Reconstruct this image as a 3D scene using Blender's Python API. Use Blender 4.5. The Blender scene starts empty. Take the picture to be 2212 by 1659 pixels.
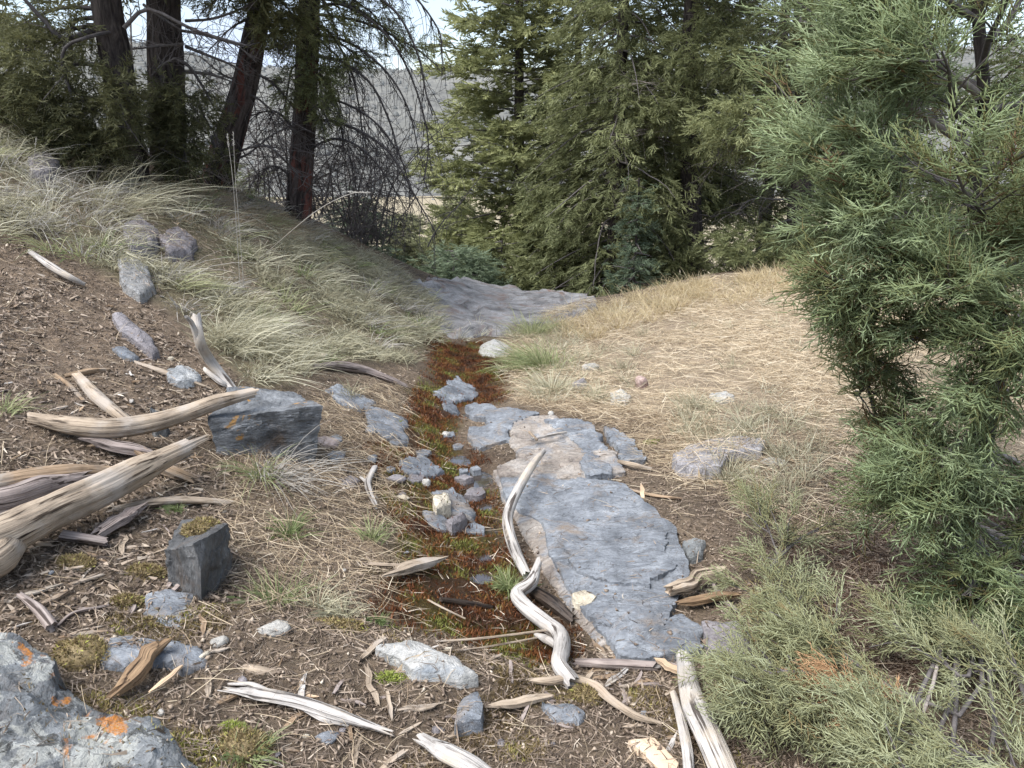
import bpy, math, random
import numpy as np

rng = np.random.default_rng(11)
random.seed(5)
scene = bpy.context.scene
COL = scene.collection
D2R = math.radians

# ------------------------------------------------------------------ camera, sky, sun, exposure
CAM = np.array([0.0, 0.0, 1.5]); PITCH = D2R(18.0); F = 1661.0
cam = bpy.data.cameras.new('camera'); cam.sensor_width = 36.0; cam.lens = 27.03
cam.clip_start = 0.05; cam.clip_end = 3000
cam_o = bpy.data.objects.new('camera', cam); COL.objects.link(cam_o)
cam_o.location = CAM; cam_o.rotation_euler = (D2R(90) - PITCH, 0, 0)
scene.camera = cam_o

SUN_EL, SUN_AZ = D2R(60), D2R(-122)          # azimuth from +Y towards +X
world = bpy.data.worlds.new('World'); scene.world = world; world.use_nodes = True
nt = world.node_tree; N = nt.nodes; L = nt.links
bg = N['Background']
sky = N.new('ShaderNodeTexSky'); sky.sky_type = 'NISHITA'; sky.sun_disc = False
sky.sun_elevation = SUN_EL; sky.sun_rotation = SUN_AZ; sky.air_density = 1.3; sky.dust_density = 0.5
tc = N.new('ShaderNodeTexCoord'); mp = N.new('ShaderNodeMapping'); mp.inputs['Scale'].default_value = (1.0, 1.0, 3.2)
cn = N.new('ShaderNodeTexNoise'); cn.inputs['Scale'].default_value = 2.6; cn.inputs['Detail'].default_value = 7
cr = N.new('ShaderNodeValToRGB'); cr.color_ramp.elements[0].position = 0.40; cr.color_ramp.elements[1].position = 0.66
cm = N.new('ShaderNodeMix'); cm.data_type = 'RGBA'; cm.inputs['B'].default_value = (3.3, 3.85, 4.9, 1)
cl = N.new('ShaderNodeMath'); cl.operation = 'MULTIPLY_ADD'; cl.inputs[1].default_value = 0.50; cl.inputs[2].default_value = 0.50
L.new(tc.outputs['Generated'], mp.inputs['Vector']); L.new(mp.outputs[0], cn.inputs['Vector'])
L.new(cn.outputs['Fac'], cr.inputs['Fac']); L.new(cr.outputs['Color'], cl.inputs[0])
L.new(cl.outputs[0], cm.inputs['Factor'])
L.new(sky.outputs['Color'], cm.inputs['A']); L.new(cm.outputs['Result'], bg.inputs['Color'])
bg.inputs['Strength'].default_value = 0.10

sl = bpy.data.lights.new('sun', 'SUN'); sl.energy = 3.0; sl.angle = D2R(50); sl.color = (1.0, 0.975, 0.95)
so = bpy.data.objects.new('sun', sl); COL.objects.link(so)
so.rotation_euler = (D2R(90) - SUN_EL, 0, -SUN_AZ + math.pi)   # light comes from azimuth SUN_AZ
scene.view_settings.view_transform = 'Standard'; scene.view_settings.look = 'None'
scene.view_settings.gamma = 1.0; scene.view_settings.exposure = 1.38
try: scene.view_settings.use_curve_mapping = False
except Exception: pass
scene.cycles.max_bounces = 6; scene.cycles.diffuse_bounces = 4; scene.cycles.glossy_bounces = 2
scene.cycles.transmission_bounces = 3; scene.cycles.transparent_max_bounces = 4
scene.cycles.use_adaptive_sampling = True; scene.cycles.adaptive_threshold = 0.02

# ------------------------------------------------------------------ noise helpers (numpy)
def _h(i, j, k):
    n = (i * 374761393 + j * 668265263 + k * 1274126177) & 0x7fffffff
    n = ((n ^ (n >> 13)) * 1274126177) & 0x7fffffff
    return ((n ^ (n >> 16)) & 0xffff) / 65535.0
def vnoise(x, y, z=0.0):
    x, y, z = np.broadcast_arrays(np.asarray(x, float), np.asarray(y, float), np.asarray(z, float))
    i, j, k = (np.floor(a).astype(np.int64) for a in (x, y, z))
    f = [a - b for a, b in ((x, i), (y, j), (z, k))]
    u, v, w = (t * t * (3 - 2 * t) for t in f)
    r = 0
    for a in (0, 1):
        for b in (0, 1):
            for c in (0, 1):
                r = r + _h(i + a, j + b, k + c) * (u if a else 1 - u) * (v if b else 1 - v) * (w if c else 1 - w)
    return r
def fbm(x, y, z=0.0, o=4):
    r, a, s = 0, 0.5, 0
    for q in range(o):
        r = r + a * vnoise(x * 2 ** q + 17 * q, y * 2 ** q + 9 * q, np.asarray(z) * 2 ** q); s += a; a *= 0.5
    return r / s

# ------------------------------------------------------------------ the lie of the land
XS0, YS0 = -6, -1
TAB = np.array([
 [1.05, .95, .80, .62, .42, .20, .05, .05, .10, .15, .20, .25, .3],
 [1.05, .95, .80, .62, .42, .20, .05, .05, .10, .15, .20, .25, .3],
 [1.15, 1.0, .85, .65, .42, .18, .02, .02, .08, .12, .20, .25, .3],
 [1.30, 1.15, .95, .72, .45, .16, -.04, .0, .06, .12, .20, .25, .3],
 [1.55, 1.38, 1.12, .85, .52, .15, -.10, -.02, .05, .12, .18, .22, .3],
 [1.85, 1.58, 1.30, .98, .60, .13, -.15, -.04, .05, .12, .17, .20, .25],
 [2.35, 2.05, 1.62, 1.1, .70, .08, -.19, -.06, .04, .11, .16, .19, .22],
 [2.75, 2.42, 1.88, 1.22, .78, .02, -.25, -.07, .03, .10, .14, .17, .20],
 [2.85, 2.50, 1.92, 1.25, .78, -.02, -.31, -.10, .02, .10, .13, .16, .20],
 [2.85, 2.50, 1.92, 1.22, .74, -.06, -.37, -.16, .02, .09, .12, .15, .20],
 [2.85, 2.50, 1.92, 1.20, .68, -.10, -.40, -.22, .00, .09, .12, .15, .20],
 [2.85, 2.50, 1.92, 1.20, .68, -.10, -.42, -.22, .00, .09, .12, .15, .20],
 [2.85, 2.50, 1.92, 1.20, .68, -.10, -.44, -.22, .00, .09, .12, .15, .20],
 [2.85, 2.50, 1.92, 1.20, .68, -.10, -.44, -.22, .00, .09, .12, .15, .20]])
EX = np.array([-9, -5, -4, -2.9, -1.9, -0.9, -.2, .5, 1.2, 2.5, 4, 9.])
EY = np.array([4., 5.4, 6.0, 6.8, 7.7, 8.8, 9.0, 8.2, 7.9, 8.4, 8.8, 9.5])
CHX = np.array([.10, .12, -.03, -.14, -.19, -.31, -.30, -.30, -.45])
CHY = np.array([1.85, 2.05, 2.35, 2.65, 3.1, 3.6, 4.3, 5.1, 6.2])
def _bs(t):
    t2 = t * t; t3 = t2 * t
    return (1 - 3 * t + 3 * t2 - t3) / 6, (4 - 6 * t2 + 3 * t3) / 6, (1 + 3 * t + 3 * t2 - 3 * t3) / 6, t3 / 6
def terrain(x, y):
    x = np.asarray(x, float); y = np.asarray(y, float)
    u = np.clip(x - XS0, 1.001, TAB.shape[1] - 2.001); v = np.clip(y - YS0, 1.001, TAB.shape[0] - 2.001)
    i = np.floor(u).astype(int); j = np.floor(v).astype(int)
    wx = _bs(u - i); wy = _bs(v - j); z = 0
    for a in range(4):
        r = 0
        for b in range(4): r = r + wx[b] * TAB[j - 1 + a, i - 1 + b]
        z = z + wy[a] * r
    z = z + .18 * np.maximum(0, -5 - x)
    xc = np.interp(y, CHY, CHX)
    k = np.clip((y - 1.85) / .25, 0, 1) * np.clip((6.6 - y) / 1.5, 0, 1)
    z = z - .085 * k * np.exp(-((x - xc) / .27) ** 2)
    ed = (np.interp(x, EX, EY) + np.interp(x - .4, EX, EY) + np.interp(x + .4, EX, EY)) / 3
    t = np.maximum(0, y - ed)
    z = z - np.where(t < 1.2, .22 * t * t, .3168 + .528 * (t - 1.2))
    q = z + 8.0                                            # valley floor at about -10
    return np.where(q < 0, -8.0 - 2.0 * (1 - np.exp(np.minimum(q, 0) / 2.0)), z)
def ray(px, py):
    dx = (px - 1106) / F; dy = -(py - 829.5) / F
    c, s = math.cos(PITCH), math.sin(PITCH)
    return np.array([dx, c + dy * s, -s + dy * c])
_S = np.concatenate([np.arange(.7, 14, .01), np.arange(14, 60, .1)])
def G(px, py, up=0.0):
    """the place on the ground (or a height above it) that was sighted in this direction"""
    d = ray(px, py); P = CAM + _S[:, None] * d
    h = P[:, 2] - terrain(P[:, 0], P[:, 1]) - up
    k = np.where(h < 0)[0]
    if len(k) == 0: return P[700]
    k = k[0]
    if k == 0: return P[0]
    a = h[k - 1] / (h[k - 1] - h[k]); return P[k - 1] + (P[k] - P[k - 1]) * a
def W(px, py, depth):
    d = ray(px, py); return CAM + d * (depth / d[1])
def axis_depth(p):
    return (p[1] - CAM[1]) * math.cos(PITCH) - (p[2] - CAM[2]) * math.sin(PITCH)
def gradient(x, y, e=.05):
    return (terrain(x + e, y) - terrain(x - e, y)) / (2 * e), (terrain(x, y + e) - terrain(x, y - e)) / (2 * e)
def terrain_d(x, y):
    """terrain with the small lumps of the ground sheet"""
    near = np.clip((10 - np.asarray(y)) / 3, 0, 1)
    return terrain(x, y) + near * (.045 * (fbm(x * 3.1, y * 3.1, 3.3, 3) - .5) + .022 * (fbm(x * 11, y * 11, 1.7, 3) - .5))
def poly_xy(pts): return np.array([G(a, b)[:2] for a, b in pts])
def sdist(x, y, poly):
    """signed distance to a polygon, positive inside"""
    x = np.asarray(x, float); y = np.asarray(y, float)
    d = np.full(x.shape, 1e9); ins = np.zeros(x.shape, bool); n = len(poly)
    for a in range(n):
        x0, y0 = poly[a]; x1, y1 = poly[(a + 1) % n]
        ex, ey = x1 - x0, y1 - y0
        t = np.clip(((x - x0) * ex + (y - y0) * ey) / (ex * ex + ey * ey + 1e-12), 0, 1)
        d = np.minimum(d, np.hypot(x - x0 - t * ex, y - y0 - t * ey))
        c = ((y0 > y) != (y1 > y))
        xi = x0 + (y - y0) * ex / (ey if abs(ey) > 1e-12 else 1e-12)
        ins ^= c & (x < xi)
    return np.where(ins, d, -d)

# ------------------------------------------------------------------ mesh helpers
def mesh(name, V, faces, mat=None, parent=None, attrs=None, smooth=False, uv=None, sharp=None):
    """faces: (n,3)/(n,4) int array or a list of such arrays"""
    V = np.asarray(V, np.float32)
    fl = faces if isinstance(faces, list) else [faces]
    fl = [np.asarray(f, np.int32) for f in fl if len(f)]
    me = bpy.data.meshes.new(name)
    me.vertices.add(len(V)); me.vertices.foreach_set('co', V.ravel())
    li = np.concatenate([f.ravel() for f in fl]); tot = np.concatenate([np.full(len(f), f.shape[1], np.int32) for f in fl])
    st = np.concatenate([[0], np.cumsum(tot)[:-1]]).astype(np.int32)
    me.loops.add(len(li)); me.loops.foreach_set('vertex_index', li)
    me.polygons.add(len(tot)); me.polygons.foreach_set('loop_start', st)
    if smooth: me.polygons.foreach_set('use_smooth', np.ones(len(tot), bool))
    me.update(calc_edges=True)
    if attrs:
        for k, a in attrs.items():
            a = np.asarray(a, np.float32)
            if a.ndim == 1:
                at = me.attributes.new(k, 'FLOAT', 'POINT'); at.data.foreach_set('value', a)
            elif a.shape[1] == 3:
                at = me.attributes.new(k, 'FLOAT_VECTOR', 'POINT'); at.data.foreach_set('vector', a.ravel())
            else:
                at = me.attributes.new(k, 'FLOAT_COLOR', 'POINT'); at.data.foreach_set('color', a.ravel())
    if sharp is not None: me.set_sharp_from_angle(angle=D2R(sharp))
    if mat is not None: me.materials.append(mat)
    o = bpy.data.objects.new(name, me); COL.objects.link(o)
    if parent is not None: o.parent = parent
    return o
def empty(name, loc=(0, 0, 0)):
    o = bpy.data.objects.new(name, None); COL.objects.link(o); o.location = loc; o.empty_display_size = .1
    return o
def tag(o, label=None, cat=None, group=None, kind=None):
    if label: o['label'] = label
    if cat: o['category'] = cat
    if group: o['group'] = group
    if kind: o['kind'] = kind
    return o
def settle(o, parent_empty):
    """parent a mesh made in world space under an Empty standing somewhere"""
    o.parent = parent_empty
    o.matrix_parent_inverse = parent_inverse(parent_empty)
    return o
def parent_inverse(e):
    from mathutils import Matrix
    return Matrix.Translation(-e.location)
def norm(v): return v / (np.linalg.norm(v, axis=-1, keepdims=True) + 1e-9)

# ------------------------------------------------------------------ materials
def new_mat(name):
    m = bpy.data.materials.new(name); m.use_nodes = True
    return m, m.node_tree.nodes, m.node_tree.links, m.node_tree.nodes['Principled BSDF']
def nnoise(Nn, Ll, vec, scale, detail=5, rough=.6, dist=0.0):
    n = Nn.new('ShaderNodeTexNoise'); n.inputs['Scale'].default_value = scale
    n.inputs['Detail'].default_value = detail; n.inputs['Roughness'].default_value = rough; n.inputs['Distortion'].default_value = dist
    if vec is not None: Ll.new(vec, n.inputs['Vector'])
    return n
def ramp(Nn, Ll, fac, stops):
    r = Nn.new('ShaderNodeValToRGB'); e = r.color_ramp.elements
    while len(e) < len(stops): e.new(.5)
    for el, (p, c) in zip(e, stops):
        el.position = p; el.color = (*c, 1) if len(c) == 3 else c
    Ll.new(fac, r.inputs['Fac']); return r
def mixc(Nn, Ll, fac, a, b, mode='MIX'):
    m = Nn.new('ShaderNodeMix'); m.data_type = 'RGBA'; m.blend_type = mode
    for s, v in (('Factor', fac), ('A', a), ('B', b)):
        if isinstance(v, (int, float)): m.inputs[s].default_value = v
        elif isinstance(v, tuple): m.inputs[s].default_value = (*v, 1)
        else: Ll.new(v, m.inputs[s])
    return m.outputs['Result']
def bump(Nn, Ll, b, h, strength=.5, dist=.01, prev=None):
    n = Nn.new('ShaderNodeBump'); n.inputs['Strength'].default_value = strength; n.inputs['Distance'].default_value = dist
    Ll.new(h, n.inputs['Height'])
    if prev is not None: Ll.new(prev, n.inputs['Normal'])
    if b is not None: Ll.new(n.outputs[0], b.inputs['Normal'])
    return n.outputs[0]
def attr(Nn, name):
    a = Nn.new('ShaderNodeAttribute'); a.attribute_name = name; return a
def objcoord(Nn): return Nn.new('ShaderNodeTexCoord').outputs['Object']

def mat_leaf(name, stops, transl=.3, rough=.6):
    """leaf / blade colour runs over the per-spray 'tint' value"""
    m, n, l, b = new_mat(name)
    a = attr(n, 'tint'); r = ramp(n, l, a.outputs['Fac'], stops)
    b.inputs['Roughness'].default_value = rough; b.inputs['Specular IOR Level'].default_value = .25
    l.new(r.outputs['Color'], b.inputs['Base Color'])
    if transl > 0:
        t = n.new('ShaderNodeBsdfTranslucent'); l.new(r.outputs['Color'], t.inputs['Color'])
        mx = n.new('ShaderNodeMixShader'); mx.inputs[0].default_value = transl
        l.new(b.outputs[0], mx.inputs[1]); l.new(t.outputs[0], mx.inputs[2])
        l.new(mx.outputs[0], n['Material Output'].inputs['Surface'])
    return m

def mat_rock(name, base, light, dark, stain=None, stain_amt=.45, lichen=None, bedding=None, bscale=1.0, fleck=None, discs=None, bstr=.85, cracks=False):
    m, n, l, b = new_mat(name)
    co = objcoord(n)
    n1 = nnoise(n, l, co, 7 * bscale, 8, .65, .4); r1 = ramp(n, l, n1.outputs['Fac'], [(.30, dark), (.5, base), (.70, light)])
    n2 = nnoise(n, l, co, 60, 6, .7); r2 = ramp(n, l, n2.outputs['Fac'], [(.25, (.62, .62, .62)), (.55, (1, 1, 1)), (.8, (1.25, 1.25, 1.25))])
    c = mixc(n, l, 1.0, r1.outputs['Color'], r2.outputs['Color'], 'MULTIPLY')
    if stain:
        n3 = nnoise(n, l, co, 4.2, 7, .7, .8); r3 = ramp(n, l, n3.outputs['Fac'], [(stain_amt, (0, 0, 0)), (stain_amt + .16, (1, 1, 1))])
        c = mixc(n, l, r3.outputs['Color'], c, stain)
    if fleck:
        n6 = nnoise(n, l, co, 26, 4, .75, 1.0); r6 = ramp(n, l, n6.outputs['Fac'], [(.60, (0, 0, 0)), (.66, (1, 1, 1))])
        c = mixc(n, l, r6.outputs['Color'], c, fleck)
    if discs:
        dc, dsc, dth = discs
        vw = n.new('ShaderNodeTexVoronoi'); vw.inputs['Scale'].default_value = dsc; vw.feature = 'F1'
        nw = nnoise(n, l, co, 30, 4, .6); am = n.new('ShaderNodeVectorMath'); am.operation = 'MULTIPLY_ADD'; am.inputs[1].default_value = (.05, .05, .05)
        l.new(nw.outputs['Color'], am.inputs[0]); l.new(co, am.inputs[2]); l.new(am.outputs[0], vw.inputs['Vector'])
        rv = ramp(n, l, vw.outputs['Distance'], [(dth, (1, 1, 1)), (dth + .06, (0, 0, 0))])
        nb2 = nnoise(n, l, co, 90, 4, .7); rb2 = ramp(n, l, nb2.outputs['Fac'], [(.35, (.3, .3, .3)), (.6, (1, 1, 1))])
        nk = nnoise(n, l, co, 3.2, 2, .5); rk = ramp(n, l, nk.outputs['Fac'], [(.46, (0, 0, 0)), (.52, (1, 1, 1))])
        f = mixc(n, l, 1.0, rv.outputs['Color'], rb2.outputs['Color'], 'MULTIPLY'); f = mixc(n, l, 1.0, f, rk.outputs['Color'], 'MULTIPLY')
        c = mixc(n, l, f, c, dc)
    if lichen:
        for (lc, sc, th, seed) in lichen:
            mp_ = n.new('ShaderNodeMapping'); mp_.inputs['Location'].default_value = (seed, seed * 2, 0); l.new(co, mp_.inputs['Vector'])
            nz = nnoise(n, l, mp_.outputs[0], sc, 6, .62, .5); rz = ramp(n, l, nz.outputs['Fac'], [(th, (0, 0, 0)), (th + .035, (1, 1, 1))])
            nb = nnoise(n, l, co, 140, 3, .7); rb = ramp(n, l, nb.outputs['Fac'], [(.3, (.35, .35, .35)), (.6, (1, 1, 1))])
            f = mixc(n, l, 1.0, rz.outputs['Color'], rb.outputs['Color'], 'MULTIPLY')
            c = mixc(n, l, f, c, lc)
    if cracks:
        mc = n.new('ShaderNodeMapping'); mc.inputs['Scale'].default_value = (1, 2.2, 1); mc.inputs['Rotation'].default_value = (0, 0, .35); l.new(co, mc.inputs['Vector'])
        nc = nnoise(n, l, mc.outputs[0], 4.5, 9, .62, .9)
        rc = ramp(n, l, nc.outputs['Fac'], [(.470, (1, 1, 1)), (.484, (.30, .28, .26)), (.490, (1.25, 1.25, 1.25)), (.52, (1, 1, 1)), (.60, (1, 1, 1)), (.606, (.40, .38, .36)), (.614, (1.15, 1.15, 1.15)), (.65, (1, 1, 1))])
        c = mixc(n, l, .85, c, rc.outputs['Color'], 'MULTIPLY')
    l.new(c, b.inputs['Base Color'])
    b.inputs['Roughness'].default_value = .72; b.inputs['Specular IOR Level'].default_value = .35
    mpb = n.new('ShaderNodeMapping'); mpb.inputs['Scale'].default_value = bedding or (1, 1, 1); l.new(co, mpb.inputs['Vector'])
    h1 = nnoise(n, l, mpb.outputs[0], 18, 8, .65, .5); p = bump(n, l, None, h1.outputs['Fac'], bstr, .05)
    h2 = nnoise(n, l, co, 120, 5, .7); bump(n, l, b, h2.outputs['Fac'], .45, .006, p)
    return m

def mat_wood(name, light, mid, dark, along=4.0, around=75.0, rough=.8, tint=None):
    m, n, l, b = new_mat(name)
    a = attr(n, 'grain'); mp_ = n.new('ShaderNodeMapping'); mp_.inputs['Scale'].default_value = (around, around, along)
    l.new(a.outputs['Vector'], mp_.inputs['Vector'])
    n1 = nnoise(n, l, mp_.outputs[0], 1.6, 7, .62, .7); r1 = ramp(n, l, n1.outputs['Fac'], [(.33, dark), (.42, mid), (.68, light)])
    n2 = nnoise(n, l, objcoord(n), 9, 5, .6); r2 = ramp(n, l, n2.outputs['Fac'], [(.3, (.62, .6, .58)), (.6, (1.05, 1.03, 1.0))])
    c = mixc(n, l, 1.0, r1.outputs['Color'], r2.outputs['Color'], 'MULTIPLY')
    mp2 = n.new('ShaderNodeMapping'); mp2.inputs['Scale'].default_value = (around * .5, around * .5, along * .4); l.new(a.outputs['Vector'], mp2.inputs['Vector'])
    n3 = nnoise(n, l, mp2.outputs[0], 2.2, 3, .5, .3); r3 = ramp(n, l, n3.outputs['Fac'], [(.36, (.10, .08, .07)), (.42, (1, 1, 1))])
    c = mixc(n, l, .9, c, r3.outputs['Color'], 'MULTIPLY')
    if tint:
        n4 = nnoise(n, l, objcoord(n), 5, 5, .6); r4 = ramp(n, l, n4.outputs['Fac'], [(.5, (0, 0, 0)), (.62, (1, 1, 1))])
        c = mixc(n, l, r4.outputs['Color'], c, tint, 'MIX')
    l.new(c, b.inputs['Base Color']); b.inputs['Roughness'].default_value = rough; b.inputs['Specular IOR Level'].default_value = .2
    p = bump(n, l, None, n3.outputs['Fac'], .5, .012); bump(n, l, b, n1.outputs['Fac'], .6, .008, p)
    return m

def mat_bark(name, light, mid, dark, red=None, thr=.55):
    m, n, l, b = new_mat(name)
    a = attr(n, 'grain'); mp_ = n.new('ShaderNodeMapping'); mp_.inputs['Scale'].default_value = (14, 14, 3.0); l.new(a.outputs['Vector'], mp_.inputs['Vector'])
    n1 = nnoise(n, l, mp_.outputs[0], 1.5, 7, .65, 1.0); r1 = ramp(n, l, n1.outputs['Fac'], [(.34, dark), (.5, mid), (.72, light)])
    c = r1.outputs['Color']
    if red:
        mp2 = n.new('ShaderNodeMapping'); mp2.inputs['Scale'].default_value = (3.0, 3.0, 1.2); l.new(a.outputs['Vector'], mp2.inputs['Vector'])
        n2 = nnoise(n, l, mp2.outputs[0], 2.0, 5, .6, .4); r2 = ramp(n, l, n2.outputs['Fac'], [(thr, (0, 0, 0)), (thr + .05, (1, 1, 1))])
        c = mixc(n, l, r2.outputs['Color'], c, red)
        c = mixc(n, l, .5, c, ramp(n, l, n1.outputs['Fac'], [(.35, (.3, .3, .3)), (.6, (1, 1, 1))]).outputs['Color'], 'MULTIPLY')
    l.new(c, b.inputs['Base Color']); b.inputs['Roughness'].default_value = .9; b.inputs['Specular IOR Level'].default_value = .15
    bump(n, l, b, n1.outputs['Fac'], 1.0, .05)
    return m

def mat_plain(name, a, bcol, scale=20, rough=.85, bstr=.4):
    m, n, l, b = new_mat(name); co = objcoord(n)
    n1 = nnoise(n, l, co, scale, 6, .65); r1 = ramp(n, l, n1.outputs['Fac'], [(.3, a), (.7, bcol)])
    l.new(r1.outputs['Color'], b.inputs['Base Color']); b.inputs['Roughness'].default_value = rough; b.inputs['Specular IOR Level'].default_value = .2
    bump(n, l, b, n1.outputs['Fac'], bstr, .01); return m

def mat_ground():
    m, n, l, b = new_mat('ground_soil'); co = objcoord(n)
    a = attr(n, 'soil')
    n1 = nnoise(n, l, co, 22, 8, .72, .6); r1 = ramp(n, l, n1.outputs['Fac'], [(.26, (.35, .33, .31)), (.5, (.95, .95, .95)), (.74, (1.5, 1.46, 1.4))])
    c = mixc(n, l, 1.0, a.outputs['Color'], r1.outputs['Color'], 'MULTIPLY')
    n2 = nnoise(n, l, co, 110, 6, .75, .4); r2 = ramp(n, l, n2.outputs['Fac'], [(.3, (.45, .43, .42)), (.55, (1, 1, 1)), (.75, (1.45, 1.42, 1.35))])
    c = mixc(n, l, 1.0, c, r2.outputs['Color'], 'MULTIPLY')
    l.new(c, b.inputs['Base Color']); b.inputs['Specular IOR Level'].default_value = .3
    wr = n.new('ShaderNodeMapRange'); wr.inputs['To Min'].default_value = .97; wr.inputs['To Max'].default_value = .28; l.new(a.outputs['Alpha'], wr.inputs['Value']); l.new(wr.outputs[0], b.inputs['Roughness'])
    p = bump(n, l, None, n1.outputs['Fac'], .8, .04); bump(n, l, b, n2.outputs['Fac'], .7, .012, p)
    return m

M = {}
M['ground'] = mat_ground()
M['slate'] = mat_rock('slate_blue_grey', (.19, .203, .222), (.32, .338, .36), (.10, .107, .118), stain=(.23, .18, .135), stain_amt=.545, bedding=(1, 3, 1), bstr=.6, cracks=True)
M['slate_tan'] = mat_rock('slate_tan_weathered', (.36, .31, .265), (.50, .46, .42), (.2, .17, .15), stain=(.26, .29, .33), stain_amt=.50, bedding=(1, 3, 1))
M['slate_far'] = mat_rock('ledge_stone', (.26, .25, .245), (.40, .39, .385), (.07, .067, .066), stain=(.20, .13, .10), stain_amt=.52, bedding=(.25, .5, .25), bscale=.7)
M['purple'] = mat_rock('purple_slate', (.225, .205, .21), (.335, .31, .315), (.12, .107, .11), stain=(.2, .15, .12), stain_amt=.62)
M['dark_rock'] = mat_rock('dark_block_stone', (.15, .157, .165), (.28, .29, .30), (.055, .058, .06), stain=(.17, .11, .065), stain_amt=.56, lichen=[((.42, .22, .05), 6.5, .60, 3.1)], bedding=(1, 1, 3))
M['brown_rock'] = mat_rock('brown_block_stone', (.13, .13, .13), (.23, .23, .225), (.045, .044, .042), stain=(.14, .095, .06), stain_amt=.54, bedding=(3, 3, .6))
M['lichen_rock'] = mat_rock('lichen_boulder_stone', (.20, .21, .215), (.34, .35, .35), (.085, .088, .09), stain=(.14, .115, .10), stain_amt=.54, discs=((.44, .44, .40), 8.0, .36),
                            lichen=[((.36, .36, .33), 9.0, .56, 1.3), ((.06, .06, .055), 16.0, .58, 8.0), ((.44, .44, .41), 34.0, .60, 6.2), ((.08, .075, .07), 60.0, .60, 2.2), ((.55, .21, .035), 7.5, .605, 9.4)])
M['pale_rock'] = mat_rock('pale_stone', (.45, .43, .39), (.58, .56, .52), (.3, .28, .25), stain=(.30, .31, .32), stain_amt=.55)
M['cream_rock'] = mat_rock('cream_stone', (.60, .53, .41), (.72, .66, .54), (.42, .36, .27))
M['grey_wood'] = mat_wood('silver_grey_wood', (.50, .475, .45), (.37, .35, .33), (.13, .115, .105), tint=(.42, .36, .29))
M['tan_wood'] = mat_wood('tan_weathered_wood', (.43, .355, .275), (.30, .24, .18), (.08, .06, .045), tint=(.36, .31, .26))
M['brown_wood'] = mat_wood('brown_rotten_wood', (.36, .265, .18), (.22, .155, .10), (.06, .04, .028), tint=(.26, .22, .18))
M['purple_wood'] = mat_wood('purple_grey_wood', (.36, .31, .285), (.23, .19, .175), (.07, .055, .05))
M['orange_wood'] = mat_wood('orange_brown_wood', (.29, .20, .12), (.175, .115, .07), (.05, .033, .022))
M['wet_wood'] = mat_wood('wet_dark_wood', (.075, .058, .045), (.04, .03, .025), (.015, .012, .01), rough=.4)
M['chip_wood'] = mat_wood('fresh_tan_wood', (.60, .46, .32), (.50, .37, .25), (.36, .26, .17), along=1.5, around=30)
M['bark'] = mat_bark('dark_bark', (.125, .105, .095), (.06, .05, .046), (.015, .012, .012))
M['bark_red'] = mat_bark('red_peeling_bark', (.15, .125, .115), (.075, .06, .056), (.02, .016, .015), red=(.15, .062, .05), thr=.575)
M['twig'] = mat_plain('dead_twig_bark', (.07, .06, .058), (.16, .145, .14), 30)
M['twig_pale'] = mat_plain('pale_twig_bark', (.20, .17, .15), (.36, .32, .29), 30)
M['twig_dark'] = mat_plain('dark_twig_bark', (.045, .04, .04), (.11, .098, .095), 30)
M['fol_near'] = mat_leaf('juniper_blue_green', [(0, (.20, .115, .06)), (.10, (.17, .13, .065)), (.33, (.205, .20, .08)), (.60, (.215, .255, .115)), (.85, (.28, .35, .18)), (1, (.39, .46, .265))], .35)
M['fol_sage'] = mat_leaf('juniper_grey_green', [(0, (.24, .17, .08)), (.25, (.25, .23, .11)), (.7, (.29, .30, .16)), (1, (.39, .41, .25))], .28)
M['fol_dead'] = mat_leaf('juniper_dead_orange', [(0, (.30, .165, .08)), (1, (.48, .30, .165))], .2)
M['fol_olive'] = mat_leaf('conifer_olive', [(0, (.08, .085, .038)), (.4, (.17, .182, .08)), (.75, (.245, .258, .115)), (1, (.335, .345, .165))], .38)
M['fol_brownolive'] = mat_leaf('juniper_brown_olive', [(0, (.078, .08, .038)), (.45, (.155, .168, .077)), (.8, (.215, .23, .105)), (1, (.29, .305, .15))], .38)
M['fol_dark'] = mat_leaf('juniper_dark_olive', [(0, (.05, .052, .025)), (.5, (.105, .106, .05)), (1, (.20, .20, .09))], .35)
M['fol_green'] = mat_leaf('conifer_green', [(0, (.06, .085, .055)), (.5, (.125, .165, .105)), (1, (.22, .27, .17))], .35)
M['fol_yellow'] = mat_leaf('conifer_yellow_green', [(0, (.13, .135, .07)), (.5, (.21, .215, .115)), (1, (.29, .29, .16))], .25)
M['straw'] = mat_leaf('dry_straw', [(0, (.25, .18, .115)), (.4, (.45, .355, .24)), (.8, (.62, .52, .37)), (1, (.72, .63, .48))], .2)
M['straw_gold'] = mat_leaf('golden_grass', [(0, (.36, .27, .145)), (.6, (.56, .46, .28)), (1, (.67, .58, .39))], .25)
M['grass_pale'] = mat_leaf('pale_grey_green_grass', [(0, (.15, .125, .085)), (.3, (.27, .245, .165)), (.7, (.40, .375, .255)), (1, (.57, .54, .41))], .25)
M['grass_white'] = mat_leaf('bleached_grass', [(0, (.25, .23, .205)), (.5, (.43, .40, .355)), (1, (.62, .595, .54))], .2)
M['grass_green'] = mat_leaf('fresh_green_grass', [(0, (.09, .12, .045)), (.5, (.17, .215, .085)), (1, (.40, .40, .22))], .3)
M['litter'] = mat_leaf('needle_litter', [(0, (.055, .04, .03)), (.4, (.18, .135, .10)), (.75, (.34, .27, .205)), (1, (.56, .48, .38))], 0)
M['red_moss'] = mat_leaf('red_brown_moss', [(0, (.045, .02, .011)), (.35, (.13, .046, .018)), (.65, (.18, .072, .025)), (.85, (.145, .11, .028)), (1, (.15, .16, .04))], 0)
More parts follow.
